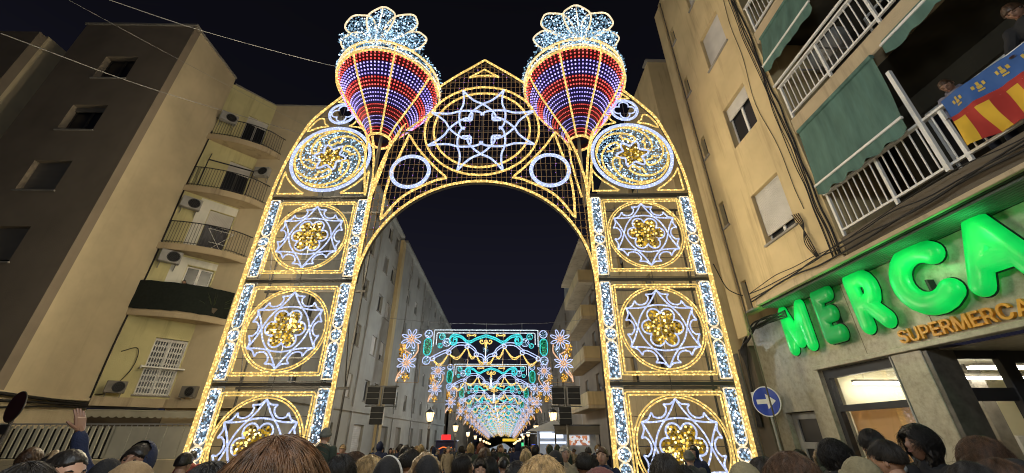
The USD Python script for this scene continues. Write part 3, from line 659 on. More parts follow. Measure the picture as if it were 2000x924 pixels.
obj('pole', bar((0, 0, GZ), (0, 0, 2.75), .035, 8), M['dark_steel'], t); obj('plate', cbox(-.17, .17, -.07, -.04, 2.02, 2.20, .01), M['dark_steel'], t)
# shop awning and shutters at the ground floor of the chamfer
t = thing('shop_awning', 'short faded awning under the ledge behind the fence', 'awning')
aw = [(-13.1, 13.6), (-9.3, 15.0)]
Ua, La = uvec(*aw); Na = np.array([Ua[1], -Ua[0], 0])
obj('canopy', local(move(bx(0, La, -.03, 0, -.02, 0)+0 if False else cat([cbox(0, La, -.35, .0, 2.70, 2.74, .01)])), aw[0], Ua, Na), M['beige_cloth'], t)
pv = [(0, 2.70)]+[(La, 2.70)]+[(La-La*k/60, 2.52+.03*math.cos(k*PI/1.5)) for k in range(61)]
obj('valance', local(plate(Polygon(pv), 0, .012), aw[0], Ua, -Na if False else Na), M['beige_cloth'], t)

# ------------------------------------------------------------------ grey block along the street
GB = thing('grey_block', 'long grey plastered apartment block receding along the left of the street', 'apartment building')
GA, GBE = (-8.9, 15.75), (-8.9, 64.0)
cols = [1.9, 5.0, 8.0, 11.3, 13.3, 18.9, 22.3, 26.0, 29.6, 33.2, 36.8, 40.4, 44.0]
gh = [(c-.5, c+.5, z, z+1.25) for c in cols for z in (3.95, 6.8, 9.75, 12.7, 15.35)]
gh += [(c-.9, c+.9, GZ-1.0, 2.6) for c in (2.2, 6.0, 11.0, 16.8, 21, 26, 31, 36, 41)]
wall(GA, GBE, GZ-4, 17.4, 'grey_plaster', GB, gh, t=.3)
rw = np.random.default_rng(8)
for h in gh:
    if h[2] > 3: window(GB, GA, GBE, h, shut=float(rw.choice([0, .15, .4, .7, 1.0])), depth=.15, frame='grey_metal', shutter='shutter' if rw.random() < .5 else 'dark_shutter')
    else:
        Ug, Lg = uvec(GA, GBE); Ng = np.array([Ug[1], -Ug[0], 0])
        obj('shop_shutter', local(bx(h[0]+.02, h[1]-.02, -.2, -.16, h[2]+.1, h[3]-.02), GA, Ug, Ng), M['shutter' if h[0] < 12 else 'dark_shutter'], GB)
obj('pilaster', bx(-8.9, -8.62, 29.9, 30.7, GZ, 16.8), M['ochre_plaster'], GB, label='ochre pilaster running up the grey wall')
obj('cornice', bx(-8.9, -8.6, 15.8, 30.0, 17.02, 17.2), M['grey_plaster'], GB)
obj('cornice', bx(-8.9, -8.55, 30.8, 64, 17.02, 17.22), M['grey_plaster'], GB)
obj('string_course', bx(-8.9, -8.78, 15.8, 29.85, 3.25, 3.5), M['grey_plaster'], GB)
obj('string_course', bx(-8.9, -8.78, 30.75, 64, 3.25, 3.5), M['grey_plaster'], GB)
for y in (22.0, 24.9, 34.2, 41.0): obj('drainpipe', bar((-8.82, y, GZ), (-8.82, y, 17.0), .05, 6), M['grey_metal'], GB)
obj('roof', bx(-18, -9.2, 30.1, 64, 17.0, 17.2), M['concrete'], GB)
obj('party_wall', bx(-18, -9.2, 63.7, 64, GZ, 17.2), M['brown_plaster'], GB)
BB = thing('far_left_block', 'dim brown apartment block beyond the grey one on the left', 'apartment building')
fh = [(c-.5, c+.5, z, z+1.4) for c in np.arange(3, 55, 4.5) for z in (4.2, 7.2, 10.2, 13.2)]
wall((-8.6, 66), (-8.6, 124), GZ-4, 16.0, 'brown_plaster', BB, fh)
for h in fh: window(BB, (-8.6, 66), (-8.6, 124), h, .4, frame='dark_steel', sill=False)
wall((-18, 66), (-8.6, 66), GZ-4, 16.0, 'brown_plaster', BB); obj('roof', bx(-18, -8.7, 66.4, 124, 15.8, 15.95), M['concrete'], BB)

# ------------------------------------------------------------------ buildings to the right beyond the arch
RN = thing('next_right_block', 'ochre block with a blank end wall next to the supermarket building', 'apartment building')
wall((6.55, 12.5), (13, 12.5), GZ, 17.6, 'ochre_plaster', RN, name='end_wall')
rh = [(c-.5, c+.5, z, z+1.4) for c in (2.5, 6.0, 9.5) for z in (4.2, 7.2, 10.2, 13.2)]
wall((6.55, 26.5), (6.55, 12.8), GZ-4, 17.6, 'ochre_plaster', RN, rh)
for h in rh: window(RN, (6.55, 26.5), (6.55, 12.8), h, .5, frame='dark_steel', sill=False)
obj('roof', bx(6.9, 13, 12.9, 26.4, 17.2, 17.4), M['concrete'], RN)
obj('coping', bx(6.45, 13, 12.4, 12.85, 17.602, 17.7), M['concrete'], RN)
RF = thing('balcony_block', 'brown block with ochre parapet balconies on the right of the street', 'apartment building')
rh = [(c-.6, c+.6, z, z+2.1) for c in (3.2, 7.4) for z in (3.9, 6.9, 9.9, 12.6)]
RA, RBe = (6.7, 37.0), (6.7, 27.2)
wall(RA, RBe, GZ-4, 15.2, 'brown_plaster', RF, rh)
wall((6.7, 26.9), (12, 26.9), 5, 15.2, 'brown_plaster', RF, name='end_wall')
for h in rh: window(RF, RA, RBe, h, .3, frame='dark_steel', sill=False)
for z in (3.6, 6.6, 9.6, 12.4):
    b = obj('balcony', cbox(5.55, 6.68, 28.0, 35.5, z, z+.22, .02), M['slab'], RF)
    obj('parapet', cat([cbox(5.55, 5.67, 28.0, 35.5, z+.225, z+1.05, .01), cbox(5.68, 6.68, 28.0, 28.12, z+.225, z+1.05, .01), cbox(5.68, 6.68, 35.38, 35.5, z+.225, z+1.05, .01)]), M['ochre_plaster'], b)
obj('eaves', cbox(5.6, 7.2, 26.7, 37.2, 15.2, 15.5, .03), M['slab'], RF)
obj('roof', bx(7.25, 12, 27.2, 37, 15.0, 15.15), M['concrete'], RF)
RG = thing('far_right_block', 'dim grey block with a stepped roof far down the right of the street', 'apartment building')
rh = [(c-.5, c+.5, z, z+1.4) for c in np.arange(4, 76, 5) for z in (4.2, 7.2, 10.2, 13.2)]
wall((6.9, 118), (6.9, 38.3), GZ-4, 16.2, 'brown_plaster', RG, rh)
wall((6.9, 38), (14, 38), GZ-4, 16.2, 'grey_plaster', RG, name='end_wall')
for h in rh: window(RG, (6.9, 118), (6.9, 38.3), h, .4, frame='dark_steel', sill=False)
obj('roof_room', bx(7.4, 11, 42, 47, 16.2, 18.6), M['grey_plaster'], RG); obj('roof', bx(7.25, 14, 38.4, 118, 15.9, 16.1), M['concrete'], RG)

# ------------------------------------------------------------------ supermarket block on the right
SB = thing('supermarket_block', 'ochre apartment block with balconies over a stone-faced supermarket', 'apartment building')
XR, XG = 6.5, 7.2             # upper facade, shop front
FA_, FB_ = (XR, 10.45), (XR, 6.68)          # wall runs towards the camera: u = 10.45 - y
hy = lambda y0, y1, z0, z1: (10.45-y1, 10.45-y0, z0, z1)
big = [hy(7.56, 8.66, z, z+1.42) for z in (6.24, 9.27, 12.44, 15.5)]
small = [hy(9.86, 10.1, z, z+.8) for z in (4.98, 7.5, 10.05, 12.85, 15.6)]
wall(FA_, FB_, 4.95, 18.6, 'ochre_plaster', SB, big+small, t=.3)
for k, h in enumerate(big): window(SB, FA_, FB_, h, shut=(.84, .30, 1.0, .8)[k], depth=.16, frame='white_paint', shutter='shutter', sill=k != 1)
for h in small: window(SB, FA_, FB_, h, 0, depth=.12, frame='dark_steel', mull=0)
wall((XR, 10.45), (10.5, 10.45), GZ, 18.6, 'ochre_plaster', SB, name='end_wall') if False else obj('end_wall', bx(6.81, 12, 10.15, 10.45, 5.3, 18.6), M['ochre_plaster'], SB)
obj('drainpipe', bar((6.46, 10.32, 4.4), (6.46, 10.32, 18.4), .035, 8), M['ochre_plaster'], SB); obj('drainpipe', bar((6.47, 10.2, 2.0), (6.47, 10.2, 18.4), .018, 6), M['dirty'], SB)
obj('pier', bx(6.50, 6.56, 10.453, 10.9, 4.4, 18.5), M['ochre_plaster'], SB)
# floor slabs and recessed balconies
zs = (5.02, 8.04, 11.06, 14.08)
obj('reveal_wall', bx(6.81, 8.1, 6.68, 6.88, 5.5, 18.6), M['ochre_plaster'], SB)
bw = [(6.68-y, 6.68-y+w, z, z+2.1) for z in (5.5, 8.44, 11.46) for y, w in ((5.6, 1.6), (2.4, 1.5))]
wall((8.1, 6.68), (8.1, -6), 5.3, 18.6, 'loggia_shade', SB, bw, name='balcony_wall')
for k, h in enumerate(bw): window(SB, (8.1, 6.68), (8.1, -6), h, .3 if k % 2 else 0, frame='white_paint', depth=.08, sill=False, mull=1)
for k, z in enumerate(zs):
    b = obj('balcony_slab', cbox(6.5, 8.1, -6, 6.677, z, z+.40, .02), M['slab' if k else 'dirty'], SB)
    obj('loggia_shade_sheet', bx(6.8, 8.09, -6, 6.67, z-.012, z-.004), M['loggia_shade'], b)  # added dark sheet, its colour stands for shade under the slab
    y0 = -5.5
    zt = z+.40
    rl = obj('railing', cat([bx(6.50, 6.545, y0, 6.60, zt+.10, zt+.14), bx(6.47, 6.55, y0, 6.62, zt+.94, zt+.98)]+([bx(6.42, 6.46, y0, 6.66, zt+1.03, zt+1.08)] if k == 1 else [])), M['white_paint'], b)
    n = 0; y = 6.58
    while y > (1.2 if k < 2 else 4.0):
        big_ = n % 9 == 0
        w_ = .024 if big_ else .0085
        obj('baluster', bx(6.525-w_, 6.525+w_, y-w_, y+w_, zt+.14 if not big_ else zt+.0, zt+.94), M['white_paint'], rl); y -= .128; n += 1
    obj('infill', cat([bx(6.52, 6.53, yy-.008, yy+.008, zt+.14, zt+.94) for yy in np.arange(y, y0, -.2)]), M['white_paint'], rl, kind='stuff')
obj('slab_end', cat([cbox(6.44, 6.499, 6.7, 9.62, 4.97, 5.14, .01)]), M['slab'], SB, label='rust-stained lip under the facade')
obj('slab_lip', cbox(6.42, 6.497, -6, 9.62, 4.955, 5.03, .01), M['slab'], SB)
# louvred soffit over the shop front
M['soffit'] = plain('soffit', (.09, .11, .09), .35, .2)
for k in range(9):
    x = 6.56+k*.07
    obj('soffit_slat', cbox(x, x+.058, -6, 9.6, 4.90, 4.945, .008), M['soffit'], SB)
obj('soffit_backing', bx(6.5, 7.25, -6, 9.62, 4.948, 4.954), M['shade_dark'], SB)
obj('post', bx(6.44, 6.50, 4.50, 4.56, 5.44, 7.5), M['white_paint'], SB, label='tall white post rising above the lower balcony rail')
# shop front (outside looks towards -x)
def sbx(y0, y1, z0, z1, x0=XG, x1=XG+.3): return bx(x0, x1, y0, y1, z0, z1)
obj('stone_fascia', sbx(-6, 9.3, 3.42, 4.90), M['stone'], SB)
for k, y in enumerate(np.arange(-5.2, 9.3, 1.45)): obj('joint', bx(XG-.002, XG+.01, y-.006, y+.006, 3.45, 4.9), M['dirty'], SB)
obj('fascia_lip', cbox(XG-.10, XG+.1, -6, 9.3, 3.33, 3.418, .01), M['stone'], SB)
obj('stone_wall', prism(sbox(-11.9, GZ, -9.3, 4.9).difference(sbox(-10.85, GZ-.1, -9.82, 2.52)), (XG, 0, 0), (0, -1, 0), (-1, 0, 0), .3), M['stone'], SB)
obj('corner_pilaster', cbox(7.0, 7.19, 11.3, 11.9, GZ, 4.3, .01), M['dirty'], SB)
obj('stone_pillar', cbox(XG-.04, XG+.5, 6.78, 7.36, GZ, 3.325, .012), M['stone'], SB)
obj('stone_pillar', cbox(XG-.04, XG+.5, 2.0, 2.7, GZ, 3.325, .012), M['stone'], SB)
obj('pillar_edge', bx(XG-.05, XG-.02, 7.365, 7.39, GZ, 3.32), M['grey_metal'], SB)
obj('dark_pillar', cbox(7.18, 7.66, 6.70, 6.775, GZ, 3.3, .008), M['dark_stone'], SB)
obj('dark_pillar', cbox(8.36, 8.60, 6.68, 6.80, GZ, 3.3, .008), M['black_metal'], SB)
obj('entrance_ceiling', bx(7.51, 14, -5, 6.775, 3.305, 3.32), M['stone'], SB)
dr = obj('door', cat([sbx(9.85, 10.0, GZ, 2.5, 7.33, 7.4), sbx(10.68, 10.83, GZ, 2.5, 7.33, 7.4), sbx(10.0, 10.68, 1.72, 1.86, 7.33, 7.4), sbx(10.0, 10.68, 2.36, 2.5, 7.33, 7.4), sbx(10.3, 10.38, GZ, 1.72, 7.33, 7.4)]), M['grey_metal'], SB)
obj('door_pane', sbx(10.0, 10.68, GZ, 2.4, 7.37, 7.38), M['dark_glass'], dr)
# first shop window
fr = obj('shop_window', cat([sbx(7.40, 9.24, 3.14, 3.32, 7.26, 7.38), sbx(9.12, 9.24, GZ, 3.14, 7.26, 7.38), sbx(7.40, 7.46, GZ, 3.14, 7.26, 7.38), sbx(7.46, 9.12, 2.46, 2.58, 7.26, 7.38), sbx(7.46, 9.12, GZ, .4, 7.26, 7.38)]), M['black_metal'], SB)
obj('pane', sbx(7.46, 9.12, 2.58, 3.14, 7.31, 7.32), M['glass'], fr); obj('pane', sbx(7.46, 9.12, .4, 2.46, 7.31, 7.32), M['glass'], fr)
M['tan_panel'] = mat('tan_panel', {'geo': ('geometry', {}), 'n': ('noise_texture', {'scale': 1.2, 'detail': 4.0}), 'ra': ('rgb_ramp', {'ramp': [(.3, (.66, .47, .26)), (.7, (.76, .56, .32))]}),
    'd': ('diffuse_bsdf', {}), 't': ('translucent_bsdf', {}), 'm': ('mix_closure', {'fac': .5})}, [('geo.position', 'n.vector'), ('n.fac', 'ra.fac'), ('ra.color', 'd.color'), ('ra.color', 't.color'), ('d.BSDF', 'm.closure1'), ('t.BSDF', 'm.closure2')], 'm.closure')
obj('tan_blind', sbx(7.44, 9.2, .3, 2.5, 7.55, 7.57), M['tan_panel'], fr)
# entrance glazing
fr = obj('entrance_glazing', cat([bx(7.67, 8.355, 6.71, 6.77, 3.16, 3.30), bx(7.67, 8.355, 6.71, 6.77, 2.50, 2.70), bx(7.67, 8.355, 6.71, 6.77, GZ, .4), bx(8.605, 9.8, 6.71, 6.77, 3.10, 3.30), bx(8.605, 9.8, 6.71, 6.77, 2.50, 2.70), bx(9.8, 9.9, 6.71, 6.77, GZ, 3.30)]), M['black_metal'], SB)
for x0, x1 in ((7.67, 8.355), (8.605, 9.8)):
    for z0, z1 in ((.4, 2.5), (2.7, 3.16)): obj('pane', (np.array([(x0, 6.74, z0), (x1, 6.74, z0), (x1, 6.74, z1), (x0, 6.74, z1)]), np.array([[0, 1, 2, 3]])), M['glass'], fr)
# inside the shop
M['shop_wall'] = plain('shop_wall', (.62, .58, .42), .7, .06); M['shop_white'] = plain('shop_white', (.75, .74, .66), .6, .05)
obj('shop_floor', bx(7.6, 15, 6.5, 9.6, GZ, GZ+.16), M['shop_white'], SB); obj('shop_ceiling', bx(7.51, 15, 6.78, 9.6, 3.33, 3.41), M['shop_white'], SB)
obj('shop_back', bx(13.9, 14, -5, 9.6, GZ, 3.33), M['shop_wall'], SB); obj('shop_end', bx(7.6, 15, 9.3, 9.4, .32, 3.33), M['shop_wall'], SB)
obj('shop_column', cbox(9.55, 9.85, 8.3, 8.6, .32, 3.33, .01), M['dark_stone'], SB); obj('shop_shelf', cbox(10.6, 13.5, 8.9, 9.28, .32, 2.0, .02), M['grey_metal'], SB)
obj('outer_wall', bx(9.9, 14, 6.70, 6.78, GZ, 3.3), M['stone'], SB)
obj('notice', bx(9.1, 9.3, 9.27, 9.29, 1.75, 1.98), plain('red_notice', (.6, .05, .04), .5, .1), SB); obj('notice', bx(9.5, 9.9, 9.27, 9.29, 2.95, 3.12), plain('red_notice2', (.6, .05, .04), .5, .1), SB)
M['tube_light'] = glow('tube_light', (1.0, .92, .72), 26.0)
for i, (x, y, rz_, lx) in enumerate(((8.45, 9.0, 90, 1.5), (9.75, 8.1, 90, 1.6), (9.0, 7.3, 90, 1.0))):
    t = thing('tube_lamp', ('white tube lamp behind the left shop window', 'white tube lamp just inside the supermarket entrance', 'thin white tube lamp close behind the entrance glass')[i], 'lamp', (x, y, 0), rz_, 'tube lamps inside the supermarket')
    zc = 3.0 if i < 2 else 3.08
    obj('tube', bx(-.05, .05, -lx/2, lx/2, zc, zc+.05), M['tube_light'], t); obj('fitting', cat([bx(-.07, .07, -lx/2, lx/2, zc+.055, zc+.10), bar((0, -lx/3, zc+.1), (0, -lx/3, 3.33), .006, 4), bar((0, lx/3, zc+.1), (0, lx/3, 3.33), .006, 4)]), M['white_paint'], t)

# balloon letters and the small lettering
def puffy(strokes, r, depth=.52):
    parts = []
    sp = m3.Manifold.sphere(r, 20)
    for P in strokes:
        for a, b in zip(P[:-1], P[1:]):
            parts.append(m3.Manifold.batch_hull([sp.translate((a[0], a[1], 0)), sp.translate((b[0], b[1], 0))]))
    m = m3.Manifold.batch_boolean(parts, m3.OpType.Add)
    me = m.to_mesh(); return trimesh.Trimesh(np.array(me.vert_properties[:, :3])*[1, 1, depth], np.array(me.tri_verts), process=False)
LET = {'M': ([[(.16, .16), (.16, .97)], [(.16, .94), (.46, .28)], [(.46, .28), (.78, .94)], [(.80, .97), (.80, .16)]], .15),
       'E': ([[(.2, .18), (.2, .98)], [(.2, .96), (.62, .96)], [(.2, .57), (.56, .57)], [(.2, .18), (.62, .18)]], .165),
       'R': ([[(.18, .16), (.18, .97)], [(.18, .97)]+[(.40+.24*math.cos(a), .74+.23*math.sin(a)) for a in np.linspace(PI/2, -PI/2, 8)]+[(.18, .51)], [(.40, .50), (.70, .17)]], .165),
       'C': ([[(.55+.385*math.cos(a), .57+.40*math.sin(a)) for a in np.linspace(.26*PI, 1.74*PI, 16)]], .175),
       'A': ([[(.14, .16), (.48, .97)], [(.48, .97), (.82, .16)], [(.28, .42), (.68, .42)]], .16)}
def sign_green(name, s0, a):
    return mat(name, {'lw': ('layer_weight', {'blend': .35}), 'geo': ('geometry', {}), 'n': ('noise_texture', {'scale': 2.2, 'detail': 2.0}), 'mr': ('map_range', {'from_min': .3, 'from_max': .7, 'to_min': s0*.62, 'to_max': s0*1.15, 'clamp': True}),
        'p': ('principled_bsdf', {'base_color': (.01, .22, .07), 'roughness': .34, 'emission_color': (.0, 1.0, .115), 'specular_ior_level': .35, 'coat_weight': .06})},
        [('geo.position', 'n.vector'), ('n.fac', 'mr.value'), ('mr.result', 'p.emission_strength')], 'p.BSDF')
M['green_lit'] = sign_green('green_lit', .56, 1); M['green_dim'] = sign_green('green_dim', .15, 1)
SG = thing('shop_sign', 'row of big green glowing balloon letters reading MERCA above the shop', 'shop sign')
for ch, yc, w, z0, mt in (('M', 9.24, .96, 3.70, 'green_lit'), ('E', 8.14, .80, 3.72, 'green_dim'), ('R', 7.13, .86, 3.73, 'green_lit'), ('C', 6.08, 1.06, 3.74, 'green_lit'), ('A', 4.98, 1.0, 3.80, 'green_lit')):
    st, r = LET[ch]; m = puffy(st, r)
    v = m.vertices.copy(); H = 1.10
    m.vertices = np.stack([np.full(len(v), XG-.17)-v[:, 2]*H, yc+.5*w-v[:, 0]*w, z0+v[:, 1]*H], 1)
    l = obj('letter', m, M[mt], SG, smooth=50, label='dimly lit letter E with bare glossy plastic' if ch == 'E' else None)
    m2 = puffy(st, r+.012, .04); v = m2.vertices
    m2.vertices = np.stack([np.full(len(v), XG-.13)-v[:, 2], yc+.5*w-v[:, 0]*w, z0+v[:, 1]*H], 1)
    obj('letter_tray', m2, M['black_plastic'], l)
    if ch != 'E': lamp_light(SG, (XG-.52, yc, z0+.85), .12, 2.6, (.05, 1, .22))
    obj('letter_bracket', bx(XG-.12, XG, yc-.02, yc+.02, z0+.4, z0+.6), M['black_metal'], l)
M['orange_sign'] = plain('orange_sign', (.72, .33, .03), .4, .08)
S2 = thing('small_sign', 'small orange letters reading SUPERMERCADO under the green letters', 'shop sign')
yy = 7.02
for ch in 'SUPERMERCADO':
    m = meshkit.text_mesh(ch, .215, .05, bold=True); wd = m.bounds[1][0]-m.bounds[0][0]; v = m.vertices.copy(); x0 = m.bounds[0][0]
    m.vertices = np.stack([XG-.02-v[:, 2], yy-(v[:, 0]-x0), 3.475+v[:, 1]], 1)
    obj('letter', m, M['orange_sign'], S2); yy -= wd+.028
# awnings
def awning(label, y0, y1, ztop, zbot, out, xtop=6.47, folds=0):
    t = thing('green_awning', label, 'awning', group='green roll-down awnings of the balconies')
    ny, nz = 40, 10; V = []
    for j in range(nz+1):
        f = j/nz
        for i in range(ny+1):
            g = i/ny; sag = .03*math.sin(f*PI)+.012*math.sin(g*23+f*2)*math.sin(f*PI)+.006*math.sin(g*57)
            V.append((xtop-out*f+sag*.6, y0+(y1-y0)*g, ztop+(zbot-ztop)*f))
    I = np.arange(len(V)).reshape(nz+1, ny+1); F = np.stack([I[:-1, :-1], I[:-1, 1:], I[1:, 1:], I[1:, :-1]], -1).reshape(-1, 4)
    obj('canopy', (arr(V), F), M['green_cloth'], t, smooth=True)
    obj('front_bar', cbox(xtop-out-.035, xtop-out+.01, y0-.02, y1+.02, zbot-.05, zbot+.0, .008), M['white_paint'], t)
    V = []; n = max(12, int(abs(y1-y0)/.05)); nsc = max(2, round((y1-y0)/.42))
    for f in (0, .5, 1):
        for i in range(n+1):
            g = i/n; d = .18+.07*abs(math.sin(g*PI*nsc)); V.append((xtop-out-.012+.02*f*math.sin(g*29), y0+(y1-y0)*g, zbot-.05-d*f))
    I = np.arange(len(V)).reshape(3, n+1); F = np.stack([I[:-1, :-1], I[:-1, 1:], I[1:, 1:], I[1:, :-1]], -1).reshape(-1, 4)
    obj('valance', (arr(V), F), M['green_cloth'], t, smooth=True)
    obj('roller', bar((xtop, y0, ztop), (xtop, y1, ztop), .05, 8), M['green_cloth'], t)
awning('large faded green awning let down over the lowest balcony', 4.62, 6.56, 8.0, 6.58, .12)
awning('short rolled green awning above the two people and the striped flag', .5, 4.36, 8.02, 7.98, .06)
awning('half-lowered green awning of the topmost balcony in view', 4.9, 6.5, 11.02, 10.05, .22)
t = thing('air_conditioner', 'grey air conditioner hanging inside the upper balcony beside the awning', 'air conditioner', (7.6, 6.2, 9.95), 90)
obj('casing', cbox(-.42, .42, -.30, 0, 0, .6, .02), M['grey_metal'], t); [obj('bracket', bx(x-.015, x+.015, -.34, .5, -.035, -.003), M['grey_metal'], t) for x in (-.3, .3)]

# flag over the rail
M['flag_blue'] = plain('flag_blue', (.035, .10, .30), .8, .15); M['flag_red'] = plain('flag_red', (.36, .028, .02), .8, .12); M['flag_yellow'] = plain('flag_yellow', (.64, .39, .03), .8, .08); M['flag_gold'] = plain('flag_gold', (.50, .36, .06), .7, .2)
FL = thing('striped_flag', 'blue, red and yellow striped flag draped over the balcony rail', 'flag')
fz0, fz1, fy0, fy1 = 5.52, 6.40, 1.6, 4.16
def flag_pt(y, z):
    d = .05*math.sin(y*7+z*3)+.035*math.sin(y*15-z*4)+.012*math.sin(y*37+z*9)+.03; return (6.445-d*(1.1-(z-fz0)/(fz1-fz0)*.9), y-.10*(fz1-z)*.6, z-.03*math.sin(y*2.3+1))
def flag_patch(name, y0, y1, z0, z1, m, off=0, par=FL):
    ny, nz = max(2, int((y1-y0)/.04)), max(2, int((z1-z0)/.06)); V = [np.array(flag_pt(y0+(y1-y0)*i/ny, z0+(z1-z0)*j/nz))-[off, 0, 0] for j in range(nz+1) for i in range(ny+1)]
    I = np.arange(len(V)).reshape(nz+1, ny+1); F = np.stack([I[:-1, :-1], I[:-1, 1:], I[1:, 1:], I[1:, :-1]], -1).reshape(-1, 4)
    return obj(name, (arr(V), F), M[m], par, smooth=True)
bl = flag_patch('blue_band', fy0, fy1, 6.07, fz1, 'flag_blue')
flag_patch('red_fillet', fy0, fy1, 5.985, 6.07, 'flag_red')
y = fy1; k = 0
while y > fy0+.05:
    w = .15 if k % 2 == 0 else .14
    flag_patch('yellow_stripe' if k % 2 == 0 else 'red_stripe', max(fy0, y-w), y, fz0, 5.985, 'flag_yellow' if k % 2 == 0 else 'flag_red'); y -= w; k += 1
for y in np.arange(3.98, 1.7, -.27):
    for dy, dz, w, h in ((0, 0, .05, .05), (.055, .03, .03, .06), (-.055, .03, .03, .06), (0, .06, .03, .06), (0, -.055, .07, .025)):
        flag_patch('gold_emblem', y+dy-w/2, y+dy+w/2, 6.225+dz-h/2, 6.225+dz+h/2, 'flag_gold', .006, bl)

# blue arrow sign
AS = thing('arrow_sign', 'round blue traffic sign with a white arrow pointing right', 'traffic sign', (6.75, 10.75, 0), -62)
M['sign_blue'] = plain('sign_blue', (.012, .05, .40), .35, .1); M['sign_white'] = plain('sign_white', (.75, .75, .75), .4, .05)
def disc(r, y0, y1): d = trimesh.creation.cylinder(r, y1-y0, sections=40); d.apply_transform(trimesh.transformations.rotation_matrix(PI/2, (1, 0, 0))); return d.apply_translation((0, (y0+y1)/2, 0))
obj('sign_rim', disc(.36, -.05, -.03).apply_translation((0, 0, 2.78)), M['sign_white'], AS); obj('sign_face', disc(.335, -.056, -.0505).apply_translation((0, 0, 2.78)), M['sign_blue'], AS)
ap = unary_union([sbox(-.24, -.055, .05, .055), Polygon([(.02, -.18), (.25, 0), (.02, .18)])])
obj('arrow', prism(ap, (0, -.062, 2.78), (1, 0, 0), (0, -1, 0), .005), M['sign_white'], AS)
obj('pole', bar((0, 0, GZ+.14), (0, 0, 3.15), .03, 8), M['grey_metal'], AS)
# street-corner boxes and dark cabinet at the far corner of the shop
obj('meter_box', cbox(6.88, 6.99, 11.4, 11.62, 2.85, 3.08, .01), M['white_paint'], SB)
obj('shutter_door', bx(6.95, 7.0, 11.95, 12.45, GZ, 4.2), M['dark_shutter'], SB)
# people's boxes of the wall cables
def cable(name, label, pts, r=.012, m='cable', n=8, catg='cable', group=None):
    o = obj(name, tube(spline(pts, n), r, 5), M[m], smooth=True); return tag(o, label, catg, group)
rc = np.random.default_rng(4)
for k in range(5):
    ys = 6.76+.05*k
    cable('facade_cable', ('thick dark cable climbing the edge of the ochre wall next to the balconies' if k == 0 else ('second', 'third', 'fourth', 'fifth')[k-1]+' cable from the wall edge in the bundle beside the balconies'), [(6.47-.012*(k % 2), ys+rc.uniform(-.025, .025)+.02*math.sin(z*2+k), z) for z in np.arange(5.15, 18.4, .55)], (.02, .010, .014, .008, .010)[k], group='cables beside the balconies' if k else None)
for k in range(4):
    cable('ledge_cable', ('lowest', 'second lowest', 'third', 'topmost')[k]+' dark slack cable along the rusty lip above the shop', [(6.40-.01*k, y, 5.12+.06*k+.05*math.sin(y*1.7+k*2)+rc.uniform(-.02, .03)) for y in np.arange(9.7, -5, -.6)], .018-.003*k, group='cables along the rusty lip')
cable('wall_cable', 'thin cable wandering down the ochre wall past the windows', [(6.485, 7.25+.10*math.sin(z*.8)+.05*math.sin(z*2.1), z) for z in np.arange(6.4, 18, .5)], .007)
for k in range(4):
    cable('hanging_cable', ('leftmost', 'second', 'third', 'rightmost')[k]+' loose cable hanging below the shuttered lowest window', [(6.47, 7.55-.06*k, 6.45-.02*k), (6.45, 7.40-.03*k, 6.1), (6.44, 7.3+.05*k, 5.7), (6.45, 7.25+.02*k, 5.3)], .010, group='loose cables under the lowest window')
for k in range(6):
    cable('corner_cable', ('topmost', 'second', 'third', 'fourth', 'fifth', 'lowest')[k]+' cable of the tangle at the shop corner below the soffit', [(6.9, 9.3, 4.75-.03*k), (6.7, 10.0+.05*k, 4.62+.1*math.sin(k*2)), (6.66, 10.6, 4.45+.08*math.cos(k*3)), (6.85, 11.2+.06*k, 4.2), (6.9, 11.5, 3.4+.05*k), (6.93, 11.55+.04*k, 2.2)], .022, group='tangled cables at the shop corner')
# cables in the air
cable('span_cable', 'pale cable crossing the sky above the cream corner block to the left lantern', [(-9.69, 6, 11.42), (-8.5, 7.3, 12.1), (-6.6, 9.3, 13.4), (-5.5, 10.2, 14.05)], .009, 'pale_cable')
cable('span_cable', 'pale cable stretched across the dark flank and the balconies', [(-11.5, 6, 10.13), (-10.8, 8.5, 11.25), (-9.9, 12.0, 13.2), (-9.45, 15.3, 15.2)], .010, 'pale_cable')
cable('span_cable', 'faint thin cable above the topmost balcony', [(-11.9, 6.5, 12.4), (-10.9, 10, 13.6), (-9.5, 15.3, 15.6)], .005, 'pale_cable')
cable('span_cable', 'dark cable looping from the arch to the ochre corner', [(5.7, 9.8, 6.2), (6.0, 10.0, 5.62), (6.3, 10.1, 5.45), (6.47, 10.1, 5.4)], .014)
for k in range(3):
    cable('ledge_cable', ('topmost and thickest', 'middle', 'lowest and thinnest')[k]+' dark cable along the cream wall over the fence', [(-18, 11.05, 3.25-.35*k), (-16, 11.05, 3.22-.33*k), (-14.2, 11.02, 3.10-.25*k), (-13.38, 11.05, 3.02-.2*k), (-13.36, 12.5, 2.95-.1*k), (-13.3, 13.9, 2.9-.05*k), (-12, 15.0, 2.80)], .045-.008*k, group='cables along the cream wall')
cable('wall_cable', 'dark downpipe-like cable at the corner between the cream wall and the balconies', [(-13.46, 13.93+.03*math.sin(z), z) for z in np.arange(3.0, 14.9, .6)], .028)
cable('wall_cable', 'thin looped cable left of the white grille', [(-13.3, 14.1, 4.6), (-13.0, 14.35, 4.75), (-12.95, 14.4, 4.1), (-13.2, 14.15, 3.3), (-13.4, 13.95, 3.2)], .014)

